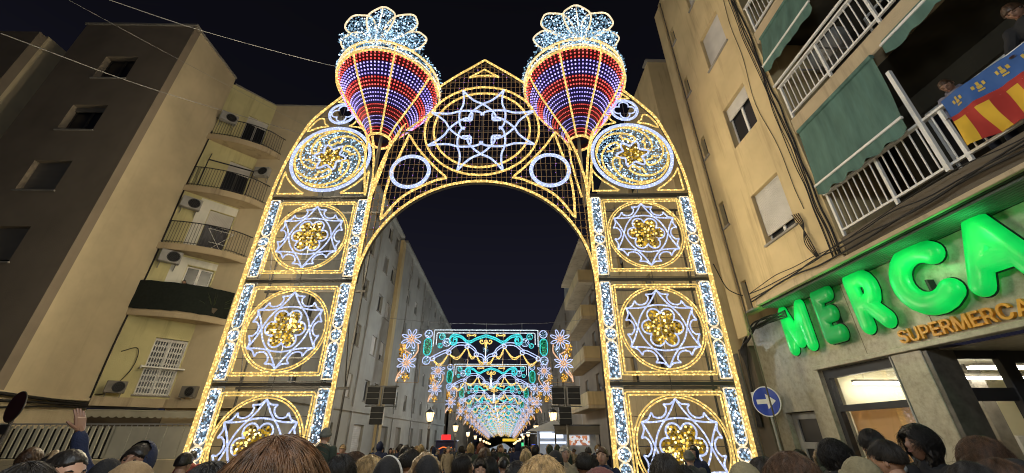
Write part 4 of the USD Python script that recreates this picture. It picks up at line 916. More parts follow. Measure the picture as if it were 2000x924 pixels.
# ------------------------------------------------------------------ garlands over the street
M['teal_rope'] = rope_mat('teal_rope', (.08, .80, .85), .8, 2.2); M['green_bulb'] = bulb_mat('green_bulb', [(0, (.0, .05, .02)), (.6, (.0, .35, .14)), (1, (.1, 1.0, .5))])
M['amber_bulb'] = bulb_mat('amber_bulb', [(0, (.10, .04, .0)), (.6, (.85, .38, .02)), (1, (1.8, 1.1, .2))]); M['teal_bulb'] = bulb_mat('teal_bulb', [(0, (.02, .2, .2)), (.6, (.1, .8, .75)), (1, (.6, 1.6, 1.5))])
M['frost_rope'] = rope_mat('frost_rope', (.80, .92, 1.0), .8, 2.2); M['peach_rope'] = rope_mat('peach_rope', (1.0, .58, .34), .8, 2.0)
gr = np.random.default_rng(11)
def spiral(c, r, turns, sgn, a0, n=28):
    t = np.linspace(0, 1, n); a = math.radians(a0)+sgn*t*turns*2*PI; rr = r*(1-t*.85); return np.stack([c[0]+rr*np.cos(a), c[1]+rr*np.sin(a)], 1)
def gr_rope(name, paths, m, par, v=-.04, r=.026, step=.1, sides=4):
    if name in ('knot_ring', 'curl_rope', 'stem_rope'):
        for P, c in paths: obj(name, tube(up3(resample(P, step, c), v), r, sides, c), M[m], par, smooth=True)
        return
    return obj(name, cat([tube(up3(resample(P, step, c), v), r, sides, c) for P, c in paths]), M[m], par, smooth=True)
def gr_bulbs(name, poly, d, r, m, par, v=-.05):
    pts = scatter(poly, d, gr); b, rn = balls(np.stack([pts[:, 0], v+gr.uniform(-.04, .04, len(pts)), pts[:, 1]], 1), r*gr.uniform(.8, 1.2, len(pts)), gr, False)
    return obj(name, b, M[m], par, rnd=rn, kind='stuff')
def mir(P): P = np.array(P, float); return P*[-1, 1]
def garland(label):
    """one festoon: a framed scrollwork panel with two green side pieces and two flower sprays; origin at its middle, top at z = 7.4"""
    t = thing('street_garland', label, 'light garland', (0, 0, 0), 0, 'light garlands hung across the street')
    zt = 7.38
    p = obj('scroll_panel', frame_bars(-2.9, 2.9, zt-1.9, zt, .014, .03, [((x, zt-1.9), (x, zt)) for x in (-1.9, -.95, 0, .95, 1.9)]), M['net_wire'], t)
    gr_rope('frame_rope', [(np.array([(-2.88, zt-.9), (-2.88, zt), (2.88, zt), (2.88, zt-.9)]), False), (np.array([(-2.72, zt-.8), (-2.72, zt-.16), (2.72, zt-.16), (2.72, zt-.8)]), False)], 'frost_rope', p)
    half = spline([(-2.85, zt-1.42), (-2.3, zt-1.14), (-2.02, zt-1.05), (-1.6, zt-.72), (-1.05, zt-.72), (-.6, zt-1.0), (-.45, zt-1.25), (-.2, zt-1.32), (0, zt-1.52)], 6)
    gr_rope('arch_rope', [(half, False), (mir(half), False), (half+[0, -.14], False), (mir(half)+[0, -.14], False)], 'white_rope', p, r=.024)
    sw = []
    for x0, z0, x1, z1, d in ((-2.85, -1.6, -2.0, -1.3, .38), (-2.0, -1.3, -1.02, -.95, .36), (-1.02, -.95, -.5, -1.38, .28), (-.5, -1.38, 0, -1.72, .18)):
        for dd in (0, .10):
            P = [(x0, zt+z0), ((x0+x1)/2, zt+(z0+z1)/2-d-dd), (x1, zt+z1)]; sw += [(spline(P, 7), False), (mir(spline(P, 7)), False)]
    gr_rope('swag_rope', sw, 'yellow_rope', p, -.06, .028)
    rings = [(arc((sx*x, zt+z), .12, 0, 340, 14), True) for x, z in ((2.85, -1.55), (2.0, -1.22), (1.02, -.90), (.5, -1.32)) for sx in (-1, 1)]+[(arc((0, zt-1.66), .12, 0, 340, 14), True)]
    gr_rope('knot_ring', rings, 'white_rope', p, -.08, .03)
    sc = []
    for sg in (1, -1):
        P = np.vstack([spiral((-1.75, zt-.52), .30, 1.3, 1, 90)[::-1], spline([(-1.75, zt-.22), (-1.35, zt-.34), (-.95, zt-.62), (-.5, zt-.42), (0, zt-.26)], 6)])
        for o in (0, -.10): sc.append(((P if sg == 1 else mir(P))+[0, o], False))
    gr_rope('scroll_rope', sc, 'teal_rope', p, -.05, .036)
    ys = []
    for sg in (1, -1):
        for P in (spiral((-.22, zt-.62), .17, 1.2, -1, 20), spline([(-.06, zt-.62), (0, zt-1.0)], 3), spiral((-1.0, zt-.32), .10, 1.1, 1, 0), spiral((-.62, zt-.32), .10, 1.1, -1, 180), spline([(-.9, zt-.30), (-.72, zt-.30)], 2)): ys.append((P if sg == 1 else mir(P), False))
    gr_rope('curl_rope', ys, 'yellow_rope', p, -.06, .034)
    gr_bulbs('pearl', Point(0, zt-1.08).buffer(.17), .07, .032, 'ice_bulb', p)
    for x, z, r, m in ((2.42, .36, .17, 'teal_bulb'), (2.15, .68, .22, 'ice_bulb'), (2.5, .86, .13, 'teal_bulb')):
        for sg in (-1, 1):
            gr_rope('disc_rope', [(arc((sg*x, zt-z), r, 0, 340, 16), True)], 'teal_rope' if m == 'teal_bulb' else 'white_rope', p, r=.02); gr_bulbs('disc_bulb', Point(sg*x, zt-z).buffer(r), .075, .03, m, p)
    for sg in (-1, 1):
        x = sg*3.18
        e = obj('side_piece', frame_bars(x-.22, x+.22, zt-1.9, zt, .012, .03), M['net_wire'], t)
        oc = np.array([(x-.2, zt-.62), (x-.1, zt-.48), (x+.1, zt-.48), (x+.2, zt-.62), (x+.2, zt-1.2), (x+.1, zt-1.36), (x-.1, zt-1.36), (x-.2, zt-1.2)])
        gr_rope('octagon_rope', [(oc, True)], 'teal_rope', e); gr_bulbs('green_bulb', Polygon(oc).buffer(-.03), .065, .03, 'green_bulb', e)
        for z in (.22, 1.64):
            gr_rope('disc_rope', [(arc((x, zt-z), .21, 0, 340, 18), True)], 'white_rope', e, r=.024); gr_bulbs('disc_bulb', Point(x, zt-z).buffer(.18), .075, .03, 'ice_bulb', e)
        f = obj('flower_spray', frame_bars(min(sg*3.5, sg*4.68), max(sg*3.5, sg*4.68), zt-2.75, zt, .012, .03), M['net_wire'], t)
        for (fx, fz, R) in ((4.1, .50, .60), (4.22, 1.78, .54)):
            c = (sg*fx, zt-fz); pe, inn = [], []
            for k in range(8):
                a = 22.5+45*k
                q = [pol(c, R*.30, a), pol(c, R*.62, a-12), pol(c, R, a), pol(c, R*.62, a+12)]
                pe.append((spline(q, 4, True), True)); inn.append((np.array([pol(c, R*.06, a+22.5), pol(c, R*.45, a+22.5)]), False))
            gr_rope('petal_rope', pe, 'white_rope', f, -.08, .024); gr_rope('stamen_rope', inn, 'peach_rope', f, -.1, .03)
        st = [spline([(sg*3.72, zt-.75), (sg*3.68, zt-1.15), (sg*3.95, zt-1.55), (sg*4.2, zt-1.75)], 6), spline([(sg*4.55, zt-.8), (sg*4.4, zt-1.1), (sg*4.05, zt-1.3)], 6), spline([(sg*4.3, zt-2.2), (sg*4.55, zt-2.45), (sg*4.68, zt-2.72)], 6), spline([(sg*4.45, zt-2.15), (sg*4.62, zt-2.4), (sg*4.68, zt-2.72)], 6)]
        gr_rope('stem_rope', [(q, False) for q in st], 'peach_rope', f, -.06, .034)
        gr_bulbs('amber_bulb', unary_union([Point(sg*4.52, zt-.95).buffer(.22), Point(sg*4.45, zt-1.28).buffer(.2), Point(sg*4.3, zt-1.45).buffer(.15), Point(sg*4.2, zt-2.5).buffer(.2)]), .085, .045, 'amber_bulb', f)
        gr_bulbs('ice_bulb', unary_union([Polygon([(sg*3.75, zt-.9), (sg*4.1, zt-.95), (sg*3.95, zt-1.4)]).buffer(.03), Polygon([(sg*4.4, zt-2.4), (sg*4.5, zt-2.35), (sg*4.66, zt-2.68)])]), .08, .03, 'ice_bulb', f)
    obj('hanger', cat([bar((-4.7, .03, zt), (4.7, .03, zt), .014, 4)]+[bar((x, .03, zt), (x, .03, zt+.42), .008, 4) for x in (-4.2, -2, 0, 2, 4.2)]), M['steel'], t)
    return t
names = ['nearest and largest light garland, hung just beyond the great arch', 'second light garland down the street, just under the nearest one', 'third light garland down the street', 'fourth light garland down the street', 'fifth light garland down the street', 'sixth light garland down the street', 'seventh light garland down the street']
ORD = ('first', 'second', 'third', 'fourth', 'fifth', 'sixth', 'seventh', 'eighth', 'ninth', 'tenth', 'eleventh', 'twelfth', 'thirteenth', 'fourteenth')
GY = [28.0+12.6*k for k in range(14)]
GS = 1.28
G0 = garland(names[0])
def g_at(y): return (-1.35, y, -.73-.03*(y-28.0))
ops = UsdGeom.Xformable(G0).GetOrderedXformOps(); ops[0].Set(g_at(GY[0])); UsdGeom.Xformable(G0).AddScaleOp().Set((GS, 1, GS))
lamp_light(G0, (0, -.4, 6.2), .4, 260, (.86, .95, 1.0))
for k, y in enumerate(GY[1:]):
    copy_of(G0, g_at(y), 0, names[k+1] if k+1 < len(names) else ORD[k+1]+' light garland down the street, small and distant', scale=(GS, 1, GS), inst=k > 4)
for k, y in enumerate(GY[:6]):
    zt = g_at(y)[2]+7.38*GS
    cable('garland_cable', f'cable carrying the {("nearest", "second", "third", "fourth", "fifth", "sixth")[k]} garland between the facades', [(-8.9, y+.03, zt+.9), (-5, y+.03, zt+.55), (-1, y+.03, zt+.46), (3, y+.03, zt+.55), (6.6, y+.03, zt+.9)], .014, 'pale_cable')

# ------------------------------------------------------------------ street lamps
M['lamp_glass'] = glow('lamp_glass', (1.0, .70, .34), 3.0)
def street_lamp(label):
    t = thing('street_lamp', label, 'street lamp', (0, 0, 0), 0, 'lit lantern street lamps in two rows down the street')
    obj('post', trimesh.creation.revolve([(0, 0), (.16, 0), (.16, .12), (.11, .2), (.09, .75), (.12, .8), (.06, .9), (.05, 2.3), (.075, 2.34), (.04, 2.42), (.04, 2.62), (.12, 2.66), (.12, 2.69), (0, 2.69)], sections=12), M['black_metal'], t, smooth=40)
    v = [(.13, 2.70), (.21, 3.08), (.20, 3.10), (.0, 3.10)]
    gl = obj('lantern_glass', trimesh.creation.revolve([(0, 2.70), (.13, 2.70), (.22, 3.10), (0, 3.10)], sections=8), M['lamp_glass'], t)
    obj('lantern_frame', cat([bar((.135*math.cos(a), .135*math.sin(a), 2.70), (.225*math.cos(a), .225*math.sin(a), 3.10), .012, 4) for a in np.arange(8)*PI/4]), M['black_metal'], t)
    obj('lantern_cap', trimesh.creation.revolve([(0, 3.105), (.25, 3.105), (.22, 3.15), (.10, 3.25), (.03, 3.28), (.02, 3.36), (0, 3.38)], sections=8), M['black_metal'], t)
    return t
L0 = street_lamp('nearest street lamp on the left, before the grey block')
ops = UsdGeom.Xformable(L0).GetOrderedXformOps(); ops[0].Set((-4.15, 24, gz(24))); UsdGeom.Xformable(L0).AddScaleOp().Set((1.08,)*3)
lamp_light(L0, (0, -.32, 2.9), .15, 40, (1, .74, .42))
LBL = ['nearest street lamp on the right, beside the food stalls', 'second street lamp on the left row', 'second street lamp on the right row', 'third street lamp on the left row', 'third street lamp on the right row']
for k in range(9):
    for sx, x in enumerate((-4.15, 2.72)):
        n_ = 2*k+sx-1
        if n_ < 0: continue
        copy_of(L0, (x, 24+13.0*k, gz(24+13.0*k)), 0, LBL[n_] if n_ < 5 else ORD[k]+' street lamp of the '+('left' if sx == 0 else 'right')+' row, small and distant', scale=1.08, inst=n_ > 4)

# ------------------------------------------------------------------ loudspeaker masts
def speaker_mast(x, y, rz, label):
    t = thing('speaker_mast', label, 'loudspeaker mast', (x, y, 0), rz, 'line array loudspeaker masts on both sides')
    obj('mast', cat([bar((0, .25, GZ), (0, .25, 4.05), .05, 8), bar((-.7, .25, 4.02), (.7, .25, 4.02), .025), bar((-.7, .25, 3.18), (.7, .25, 3.18), .025)]+[bar((0, .25, GZ+.05), (math.cos(a)*.8, .25+math.sin(a)*.8, GZ+.03), .03) for a in (.5, 2.6, 4.7)]), M['steel'], t)
    for cx, cz in ((-.36, 3.60), (.36, 3.60), (-.08, 2.78)):
        b = obj('speaker_stack', cat([bx(cx-.29, cx-.275, -.02, .12, cz-.36, cz+.36), bx(cx+.275, cx+.29, -.02, .12, cz-.36, cz+.36)]), M['grey_metal'], t)
        for j in range(3):
            z = cz-.24+.24*j
            obj('cabinet', cbox(cx-.265, cx+.265, -.05, .2, z-.113, z+.113, .012), M['black_plastic'], b); obj('trim', bx(cx-.265, cx+.265, -.054, -.046, z+.1135, z+.1265), M['grey_metal'], b)
    return t
speaker_mast(-5.55, 19, 4, 'loudspeaker mast with three black stacks before the grey block')
speaker_mast(2.78, 19, -4, 'loudspeaker mast with three black stacks right of the garlands')

# ------------------------------------------------------------------ stalls, kiosks, tent, far trees
M['stall_white'] = glow('stall_white', (.80, .88, 1.0), 2.0); M['stall_panel'] = plain('stall_panel', (.60, .64, .72), .5, .08); M['menu_light'] = mat('menu_light', {'geo': ('geometry', {}), 'v': ('voronoi_texture', {'scale': 9.0}), 'ra': ('rgb_ramp', {'ramp': [(0, (.9, .85, .8)), (.35, (.75, .30, .15)), (.6, (.9, .9, .95)), (.8, (.5, .2, .12)), (1, (.9, .8, .7))], 'interpolate': False}), 'e': ('emission', {'strength': .75})},
    [('geo.position', 'v.vector'), ('v.color', 'ra.fac'), ('ra.color', 'e.color')], 'e.emission')
t = thing('food_stall', 'white lit food stall with a glowing counter sign in the crowd', 'food stall', (2.45, 22.3, -.1), 0)
obj('back_wall', cat([bx(-.7, .8, 1.2, 1.25, GZ, 2.5), bx(.75, .8, 0, 1.2, GZ, 2.5)]), M['stall_panel'], t); obj('counter', cbox(-.7, .8, 0, .5, GZ, 1.1, .02), M['stall_panel'], t)
rf = [( -.95, 2.28), (.95, 2.28), (.1, 2.78)]
obj('canopy', trimesh.convex.convex_hull(np.array([(-1.2, -.3, 2.3), (1.0, -.3, 2.3), (1.0, 1.4, 2.3), (-1.2, 1.4, 2.3), (-1.2, -.3, 2.36), (1.0, -.3, 2.36), (.2, .5, 2.85)])), M['sign_white'], t)
for x in (-.68, .78): obj('pole', bar((x, 0, GZ), (x, 0, 2.3), .03, 6), M['grey_metal'], t)
obj('light_sign', bx(-.62, .55, .02, .06, 1.98, 2.22), M['stall_white'], t); obj('light_strip', bx(-.62, .72, .30, .34, 1.74, 1.82), M['stall_white'], t); obj('light_strip', bx(-.6, .7, 1.0, 1.1, 2.2, 2.24), M['stall_white'], t)
t = thing('awning_stall', 'food stall under a long dark awning with a lit picture menu', 'food stall', (3.65, 22.0, 0), 0)
obj('awning_front', cbox(-1.1, 1.18, -.02, .02, 2.04, 2.44, .01), M['dark_shutter'], t); obj('awning_top', bx(-1.15, 1.22, -.02, 1.9, 2.45, 2.5), M['black_metal'], t); obj('menu_board', bx(-.25, .85, 1.2, 1.24, 1.55, 2.0), M['menu_light'], t)
obj('back_wall', bx(-1.1, 1.2, 1.26, 1.3, GZ, 2.44), M['stall_panel'], t); obj('counter', cbox(-1.0, 1.15, .1, .6, GZ, 1.15, .02), M['grey_metal'], t); obj('light_strip', bx(-.3, .9, 1.0, 1.06, 2.3, 2.34), M['stall_white'], t)
for x in (-1.08, 1.15): obj('pole', bar((x, .05, GZ), (x, .05, 2.45), .035, 6), M['black_metal'], t)
t = thing('stall_row', 'white lit stall roof edge further down behind the food stall', 'food stall', (1.9, 31, -.42), 0)
obj('roof', cbox(-.6, 1.6, 0, 3.5, 2.5, 2.58, .02), M['stall_panel'], t); obj('light_edge', bx(-.62, -.58, 0, 3.5, 2.42, 2.5), M['stall_white'], t); obj('front', bx(-.5, 1.5, .5, .55, GZ, 1.2), M['stall_panel'], t)
for x in (-.5, 1.5): obj('pole', bar((x, .1, -.1), (x, .1, 2.5), .03, 6), M['grey_metal'], t)
M['red_neon'] = glow('red_neon', (1.0, .03, .03), 1.6); M['orange_neon'] = glow('orange_neon', (1.0, .22, .05), 1.1); M['green_neon'] = glow('green_neon', (.1, .9, .35), 1.0); M['blue_glow'] = glow('blue_glow', (.10, .16, .9), .7)
t = thing('street_kiosk', 'dark blue kiosk with a small red lit sign on its roof', 'kiosk', (-5.3, 40, -.55), 0)
M['kiosk_blue'] = plain('kiosk_blue', (.03, .03, .09), .4, .2)
obj('body', cbox(-.9, .9, 0, 1.8, GZ, 2.05, .04), M['kiosk_blue'], t); obj('roof', cbox(-1.0, 1.0, -.1, 1.9, 2.06, 2.16, .03), M['kiosk_blue'], t); obj('red_sign', cbox(-.42, .42, .02, .10, 2.2, 2.62, .02), M['red_neon'], t); obj('neon_line', tube(spline([(-.6, -.03, 1.45), (-.2, -.03, 1.62), (.2, -.03, 1.55), (.6, -.03, 1.6)], 4), .05, 5), M['orange_neon'], t)
def cross_sign():
    t = thing('pharmacy_cross', 'small green lit pharmacy cross far on the right', 'shop sign', (2.6, 62, -.9))
    obj('cross', plate(unary_union([sbox(-.5, 1.3, .5, 1.7), sbox(-.2, 1.0, .2, 2.0)]), 0, .1), M['green_neon'], t); obj('bracket', bar((0, .1, 1.5), (4.2, .15, 1.5), .03), M['grey_metal'], t)
cross_sign()
t = thing('blue_shop_sign', 'small blue lit shop sign far on the right', 'shop sign', (3.9, 58, -.9)); obj('panel', cbox(-.3, .3, 0, .1, 1.2, 1.9, .02), M['blue_glow'], t); obj('bracket', bar((.3, .05, 1.6), (3, .05, 1.6), .03), M['grey_metal'], t)
t = thing('white_tent', 'pale peaked tent roof standing at the far end of the street', 'tent', (-1.3, 95, -1.7))
obj('roof', trimesh.convex.convex_hull(np.array([(-4, -3, .5), (4, -3, .5), (4, 3, .5), (-4, 3, .5), (.9, 0, 2.2), (1.5, 0, 2.2)])), M['stall_panel'], t)
for x in (-3.9, 3.9): obj('pole', bar((x, -2.9, -.65), (x, -2.9, .55), .05), M['grey_metal'], t)
M['far_leaf'] = plain('far_leaf', (.05, .065, .03), .7, .5, scale=2)
def far_tree(x, y, h, w, label, seed):
    r_ = np.random.default_rng(seed); t = thing('street_tree', label, 'tree', (x, y, gz(y)), 0, 'dark trees closing the far end of the street')
    obj('trunk', cat([tube([(0, 0, 0), (.05, 0, h*.3), (0, .1, h*.6)], [.3, .22, .1], 7)]+[tube([(0, 0, h*.3), (math.cos(a)*w*.3, math.sin(a)*w*.3, h*.65)], [.13, .04], 5) for a in (0, 2, 4)]), M['dirty'], t)
    n = 2600; d = r_.normal(size=(n, 3)); d /= np.linalg.norm(d, axis=1, keepdims=True); q = d*r_.uniform(.4, 1, (n, 1))**.5*[w, w, h*.36]; q *= (.75+.5*meshkit.noise(q*.6, seed))[:, None]; q[:, 2] += h*.64
    a = r_.normal(size=(n, 3))*.16; b = r_.normal(size=(n, 3))*.16
    obj('crown', trimesh.Trimesh(np.stack([q-a, q+b, q+a, q-b], 1).reshape(-1, 3), np.vstack([np.array([[0, 1, 2], [0, 2, 3]])+4*i for i in range(n)]), process=False), M['far_leaf'], t)
for k, (x, h, w) in enumerate(((-9, 9, 4.5), (-2.5, 8, 4.2), (4.5, 9.5, 4.6), (11, 8.5, 4.2))): far_tree(x, 215+3*k, h, w, ('leftmost', 'left of the two middle', 'right of the two middle', 'rightmost')[k]+' dark trees closing the far end' if False else ('dark tree at the left of the far street end', 'dark tree in the far street end behind the tent', 'dark tree in the far street end right of the tent', 'dark tree at the right of the far street end')[k], 40+k)
t = thing('yellow_banner', 'yellow lit horizontal bar over the far end of the street', 'sign', (3.2, 205, -5.6)); M['yellow_glow'] = glow('yellow_glow', (1, .65, .05), .9); obj('panel', cbox(-4, 4, 0, .3, 5.2, 6.3, .1), M['yellow_glow'], t); obj('posts', cat([bar((x, .2, GZ), (x, .2, 5.3), .1) for x in (-3.8, 3.8)]), M['grey_metal'], t)

# ------------------------------------------------------------------ people
def skin(name, c): return plain(name, c, .5, .08, scale=9)
M['lips'] = skin('lips', (.33, .15, .115)); M['skin'] = skin('skin', (.44, .26, .18)); M['skin_dark'] = skin('skin_dark', (.26, .14, .09))  # the darker skin copy stands for shade on some faces
def hair_mat(name, c, scale=(55, 55, 5)):
    return mat(name, {'tc': ('texture_coordinate', {}), 'mp': ('mapping', {'scale': scale}), 'n': ('noise_texture', {'scale': 1.0, 'detail': 4.0, 'roughness': .6}),
        'ra': ('rgb_ramp', {'ramp': [(.3, tuple(x*.35 for x in c)), (.5, c), (.72, tuple(min(1, x*1.9) for x in c))]}), 'b': ('bump', {'strength': .7, 'distance': .006}),
        'p': ('principled_bsdf', {'roughness': .45, 'specular_ior_level': .4})},
        [('tc.object', 'mp.vector'), ('mp.vector', 'n.vector'), ('n.fac', 'ra.fac'), ('ra.color', 'p.base_color'), ('n.fac', 'b.height'), ('b.normal', 'p.normal')], 'p.BSDF')
HAIR = {'brown': (.055, .028, .014), 'dark': (.014, .011, .009), 'black': (.008, .007, .007), 'blond': (.30, .21, .10), 'grey': (.22, .20, .17), 'red': (.16, .055, .025)}
for k, c in HAIR.items(): M['hair_'+k] = hair_mat('hair_'+k, c)
CLOTH = {'black_coat': (.014, .014, .016), 'navy_coat': (.012, .018, .05), 'brown_coat': (.06, .04, .028), 'grey_coat': (.07, .07, .07), 'green_coat': (.03, .042, .03), 'blue_coat': (.015, .03, .20), 'white_coat': (.50, .48, .43), 'beige_coat': (.28, .23, .16), 'red_coat': (.16, .03, .025),
         'jeans': (.025, .035, .07), 'khaki_knit': (.17, .15, .09), 'tan_knit': (.22, .15, .08), 'grey_knit': (.13, .13, .11), 'plum_knit': (.07, .022, .022), 'white_cloth': (.55, .55, .52), 'stripe_cloth': (.20, .19, .24), 'light_blue': (.12, .22, .50)}
for k, c in CLOTH.items(): M[k] = plain(k, c, .85, .25, scale=14, bump=.5, bscale=90)
def fur(name, c): return hair_mat(name, c, (40, 40, 40))
M['fur'] = fur('fur', (.26, .18, .10))
SPH = {n: m3.Manifold.sphere(1.0, n) for n in (8, 12, 16)}
def hull_chain(J, seg=12):
    out = []
    for (p, a), (q, b) in zip(J[:-1], J[1:]):
        out.append(m3.Manifold.batch_hull([SPH[seg].scale((a,)*3 if np.ndim(a) == 0 else tuple(a)).translate(tuple(map(float, p))), SPH[seg].scale((b,)*3 if np.ndim(b) == 0 else tuple(b)).translate(tuple(map(float, q)))]))
    return out
def union(parts, refine=.045, it=8):
    m = m3.Manifold.batch_boolean(parts, m3.OpType.Add)
    if refine: m = m.refine_to_length(refine)
    me = m.to_mesh(); t = trimesh.Trimesh(np.array(me.vert_properties[:, :3]), np.array(me.tri_verts), process=True)
    if it: trimesh.smoothing.filter_taubin(t, lamb=.5, nu=.52, iterations=it)
    return t
def head_verts(d):
    """unit directions (facing -y) -> points of a head about 0.235 m tall, centred on the origin"""
    x, y, z = d.T
    R = np.stack([x*.077, y*.098, z*.120], 1)
    low = np.clip(-z, 0, 1); R[:, 0] *= 1-.30*low**1.5; R[:, 1] *= 1-.10*low
    R[:, 1] += np.where(y > 0, -.030*low*y, 0)                       # nape
    fr = np.clip(-y, 0, 1)
    g = lambda cx, cz, s: np.exp(-(((x-cx)/s)**2+((z-cz)/s)**2))*(y < 0)
    nose = np.exp(-((x/.13)**2))*np.exp(-(((z+.20)/.17)**2))*(y < 0); R[:, 1] -= .024*nose
    R[:, 1] -= .010*np.exp(-((x/.10)**2))*np.exp(-(((z-.02)/.16)**2))*(y < 0)
    R[:, 1] += .012*(g(.34, .06, .17)+g(-.34, .06, .17))              # eye sockets
    R[:, 1] -= .006*np.exp(-((z-.24)/.09)**2)*(np.abs(x) < .6)*fr       # brow
    R[:, 1] -= .006*np.exp(-(((z+.50)/.07)**2))*np.exp(-((x/.22)**2))*(y < 0)  # lips
    R[:, 1] -= .009*np.exp(-(((z+.84)/.16)**2))*np.exp(-((x/.3)**2))*(y < 0)  # chin
    return R
ICO4 = trimesh.creation.icosphere(4); ICO3 = trimesh.creation.icosphere(3)
def head_skin():
    h = trimesh.Trimesh(head_verts(np.array(ICO4.vertices)), ICO4.faces, process=False)
    man = m3.Manifold(m3.Mesh(np.asarray(h.vertices, np.float32), np.asarray(h.faces, np.uint32)))
    ears = [SPH[8].scale((.012, .022, .034)).rotate((12, 0, 0)).translate((sg*.078, .012, -.005)) for sg in (-1, 1)]
    return [man]+ears
def hand(wr, el, thumb_side, curl=.25, up=None):
    """palm and five fingers from the wrist on, along the forearm's direction"""
    d = np.array(wr, float)-np.array(el, float); d /= np.linalg.norm(d)
    s = np.array(up if up is not None else (0, -1, 0), float); s -= d*(s@d); s /= np.linalg.norm(s); n = np.cross(d, s)*thumb_side
    P = lambda a, b, c: np.array(wr)+d*a+s*b+n*c
    out = hull_chain([(P(.0, 0, 0), .026), (P(.035, .012, 0), .024)], 8)+[m3.Manifold.batch_hull([SPH[8].scale((.013,)*3).translate(tuple(P(a, b, 0))) for a, b in ((.02, -.025), (.02, .028), (.088, -.034), (.092, .034))])]
    for b, L in ((.033, .070), (.011, .080), (-.011, .075), (-.033, .058)):
        c = curl; out += hull_chain([(P(.088, b, 0), .0095), (P(.088+L*.5, b*1.12, L*.5*c), .009), (P(.088+L*.92, b*1.15, L*.95*c*1.5), .0075)], 8)
    out += hull_chain([(P(.025, .030, 0), .012), (P(.055, .062, .01), .010), (P(.080, .075, .02), .008)], 8)
    return out
def rot_pts(p, yaw, pitch):
    m = trimesh.transformations.rotation_matrix(math.radians(yaw), (0, 0, 1)) @ trimesh.transformations.rotation_matrix(math.radians(pitch), (1, 0, 0)); return m
def hair_shell(style, seed, top=1.0):
    """(mesh, open in front) round the head of head_verts"""
    r_ = np.random.default_rng(seed)
    d = np.array(ICO4.vertices); x, y, z = d.T
    P = head_verts(d)
    az = np.arctan2(x, -y)                                           # 0 at the face
    strands = np.sin(az*41+3*z)*.5+np.sin(az*67-5*z)*.5
    nz = meshkit.noise(d*6+seed, seed)-.5; nf = meshkit.noise(d*16+seed, seed+1)-.5
    th = {'short': .014, 'bald': .007, 'bob': .030, 'long': .026, 'curly': .040, 'bun': .016}[style]
    k = np.ones(len(d))*th+strands*.0018+nz*th*.25+(nf*.02 if style == 'curly' else nf*.003)
    line = {'short': .40, 'bald': .62, 'bob': .42, 'long': .45, 'curly': .40, 'bun': .48}[style]      # hair line over the brow
    face = (y < -.15) & (z < line-.25*np.abs(x)) & (np.abs(x) < .88)
    side = {'short': -.30, 'bald': -.25, 'bob': -1.2, 'long': -1.2, 'curly': -.8, 'bun': -.35}[style]
    low = (z < side+.25*(y > .3)) | ((y < .22) & (z < -.05) & (style in ('short', 'bald', 'bun')))
    nrm = P/np.linalg.norm(P, axis=1, keepdims=True)
    Q = P+nrm*k[:, None]
    if style in ('bob', 'long', 'curly'):
        dn = np.clip(-(z+.1), 0, 1)*(y > -.35); Q[:, 2] -= dn*{'bob': .05, 'long': .22, 'curly': .05}[style]; out = dn*{'bob': .45, 'long': .35, 'curly': .5}[style]
        Q[:, 0] *= 1+out; Q[:, 1] += np.where(y > 0, .035*dn, 0)
        Q[:, :2] += (strands*.006)[:, None]*nrm[:, :2]
    bad = face | (low & (y > -2)) if style in ('short', 'bald', 'bun') else face
    F = ICO4.faces[~bad[ICO4.faces].any(1)]
    Q = np.where(bad[:, None], P*.985, Q)
    F2 = ICO4.faces[(~bad[ICO4.faces]).any(1)]
    m = trimesh.Trimesh(Q, F2, process=False)
    if style == 'bun':
        b = trimesh.creation.icosphere(2, .045); b.apply_translation((0, .105, .075)); m = cat([m, b])
    return m
def beanie(fold=True, seed=0):
    d = np.array(ICO4.vertices); P = head_verts(d); x, y, z = d.T
    nrm = P/np.linalg.norm(P, axis=1, keepdims=True); az = np.arctan2(x, -y)
    k = .016+.0022*np.sin(az*46)+np.where((z > .12) & (z < .34), .008, 0)+.018*np.clip(z-.5, 0, 1)
    Q = P+nrm*k[:, None]; keep = z > .10+.10*(-y); F = ICO4.faces[keep[ICO4.faces].any(1)]
    return trimesh.Trimesh(Q, F, process=False)
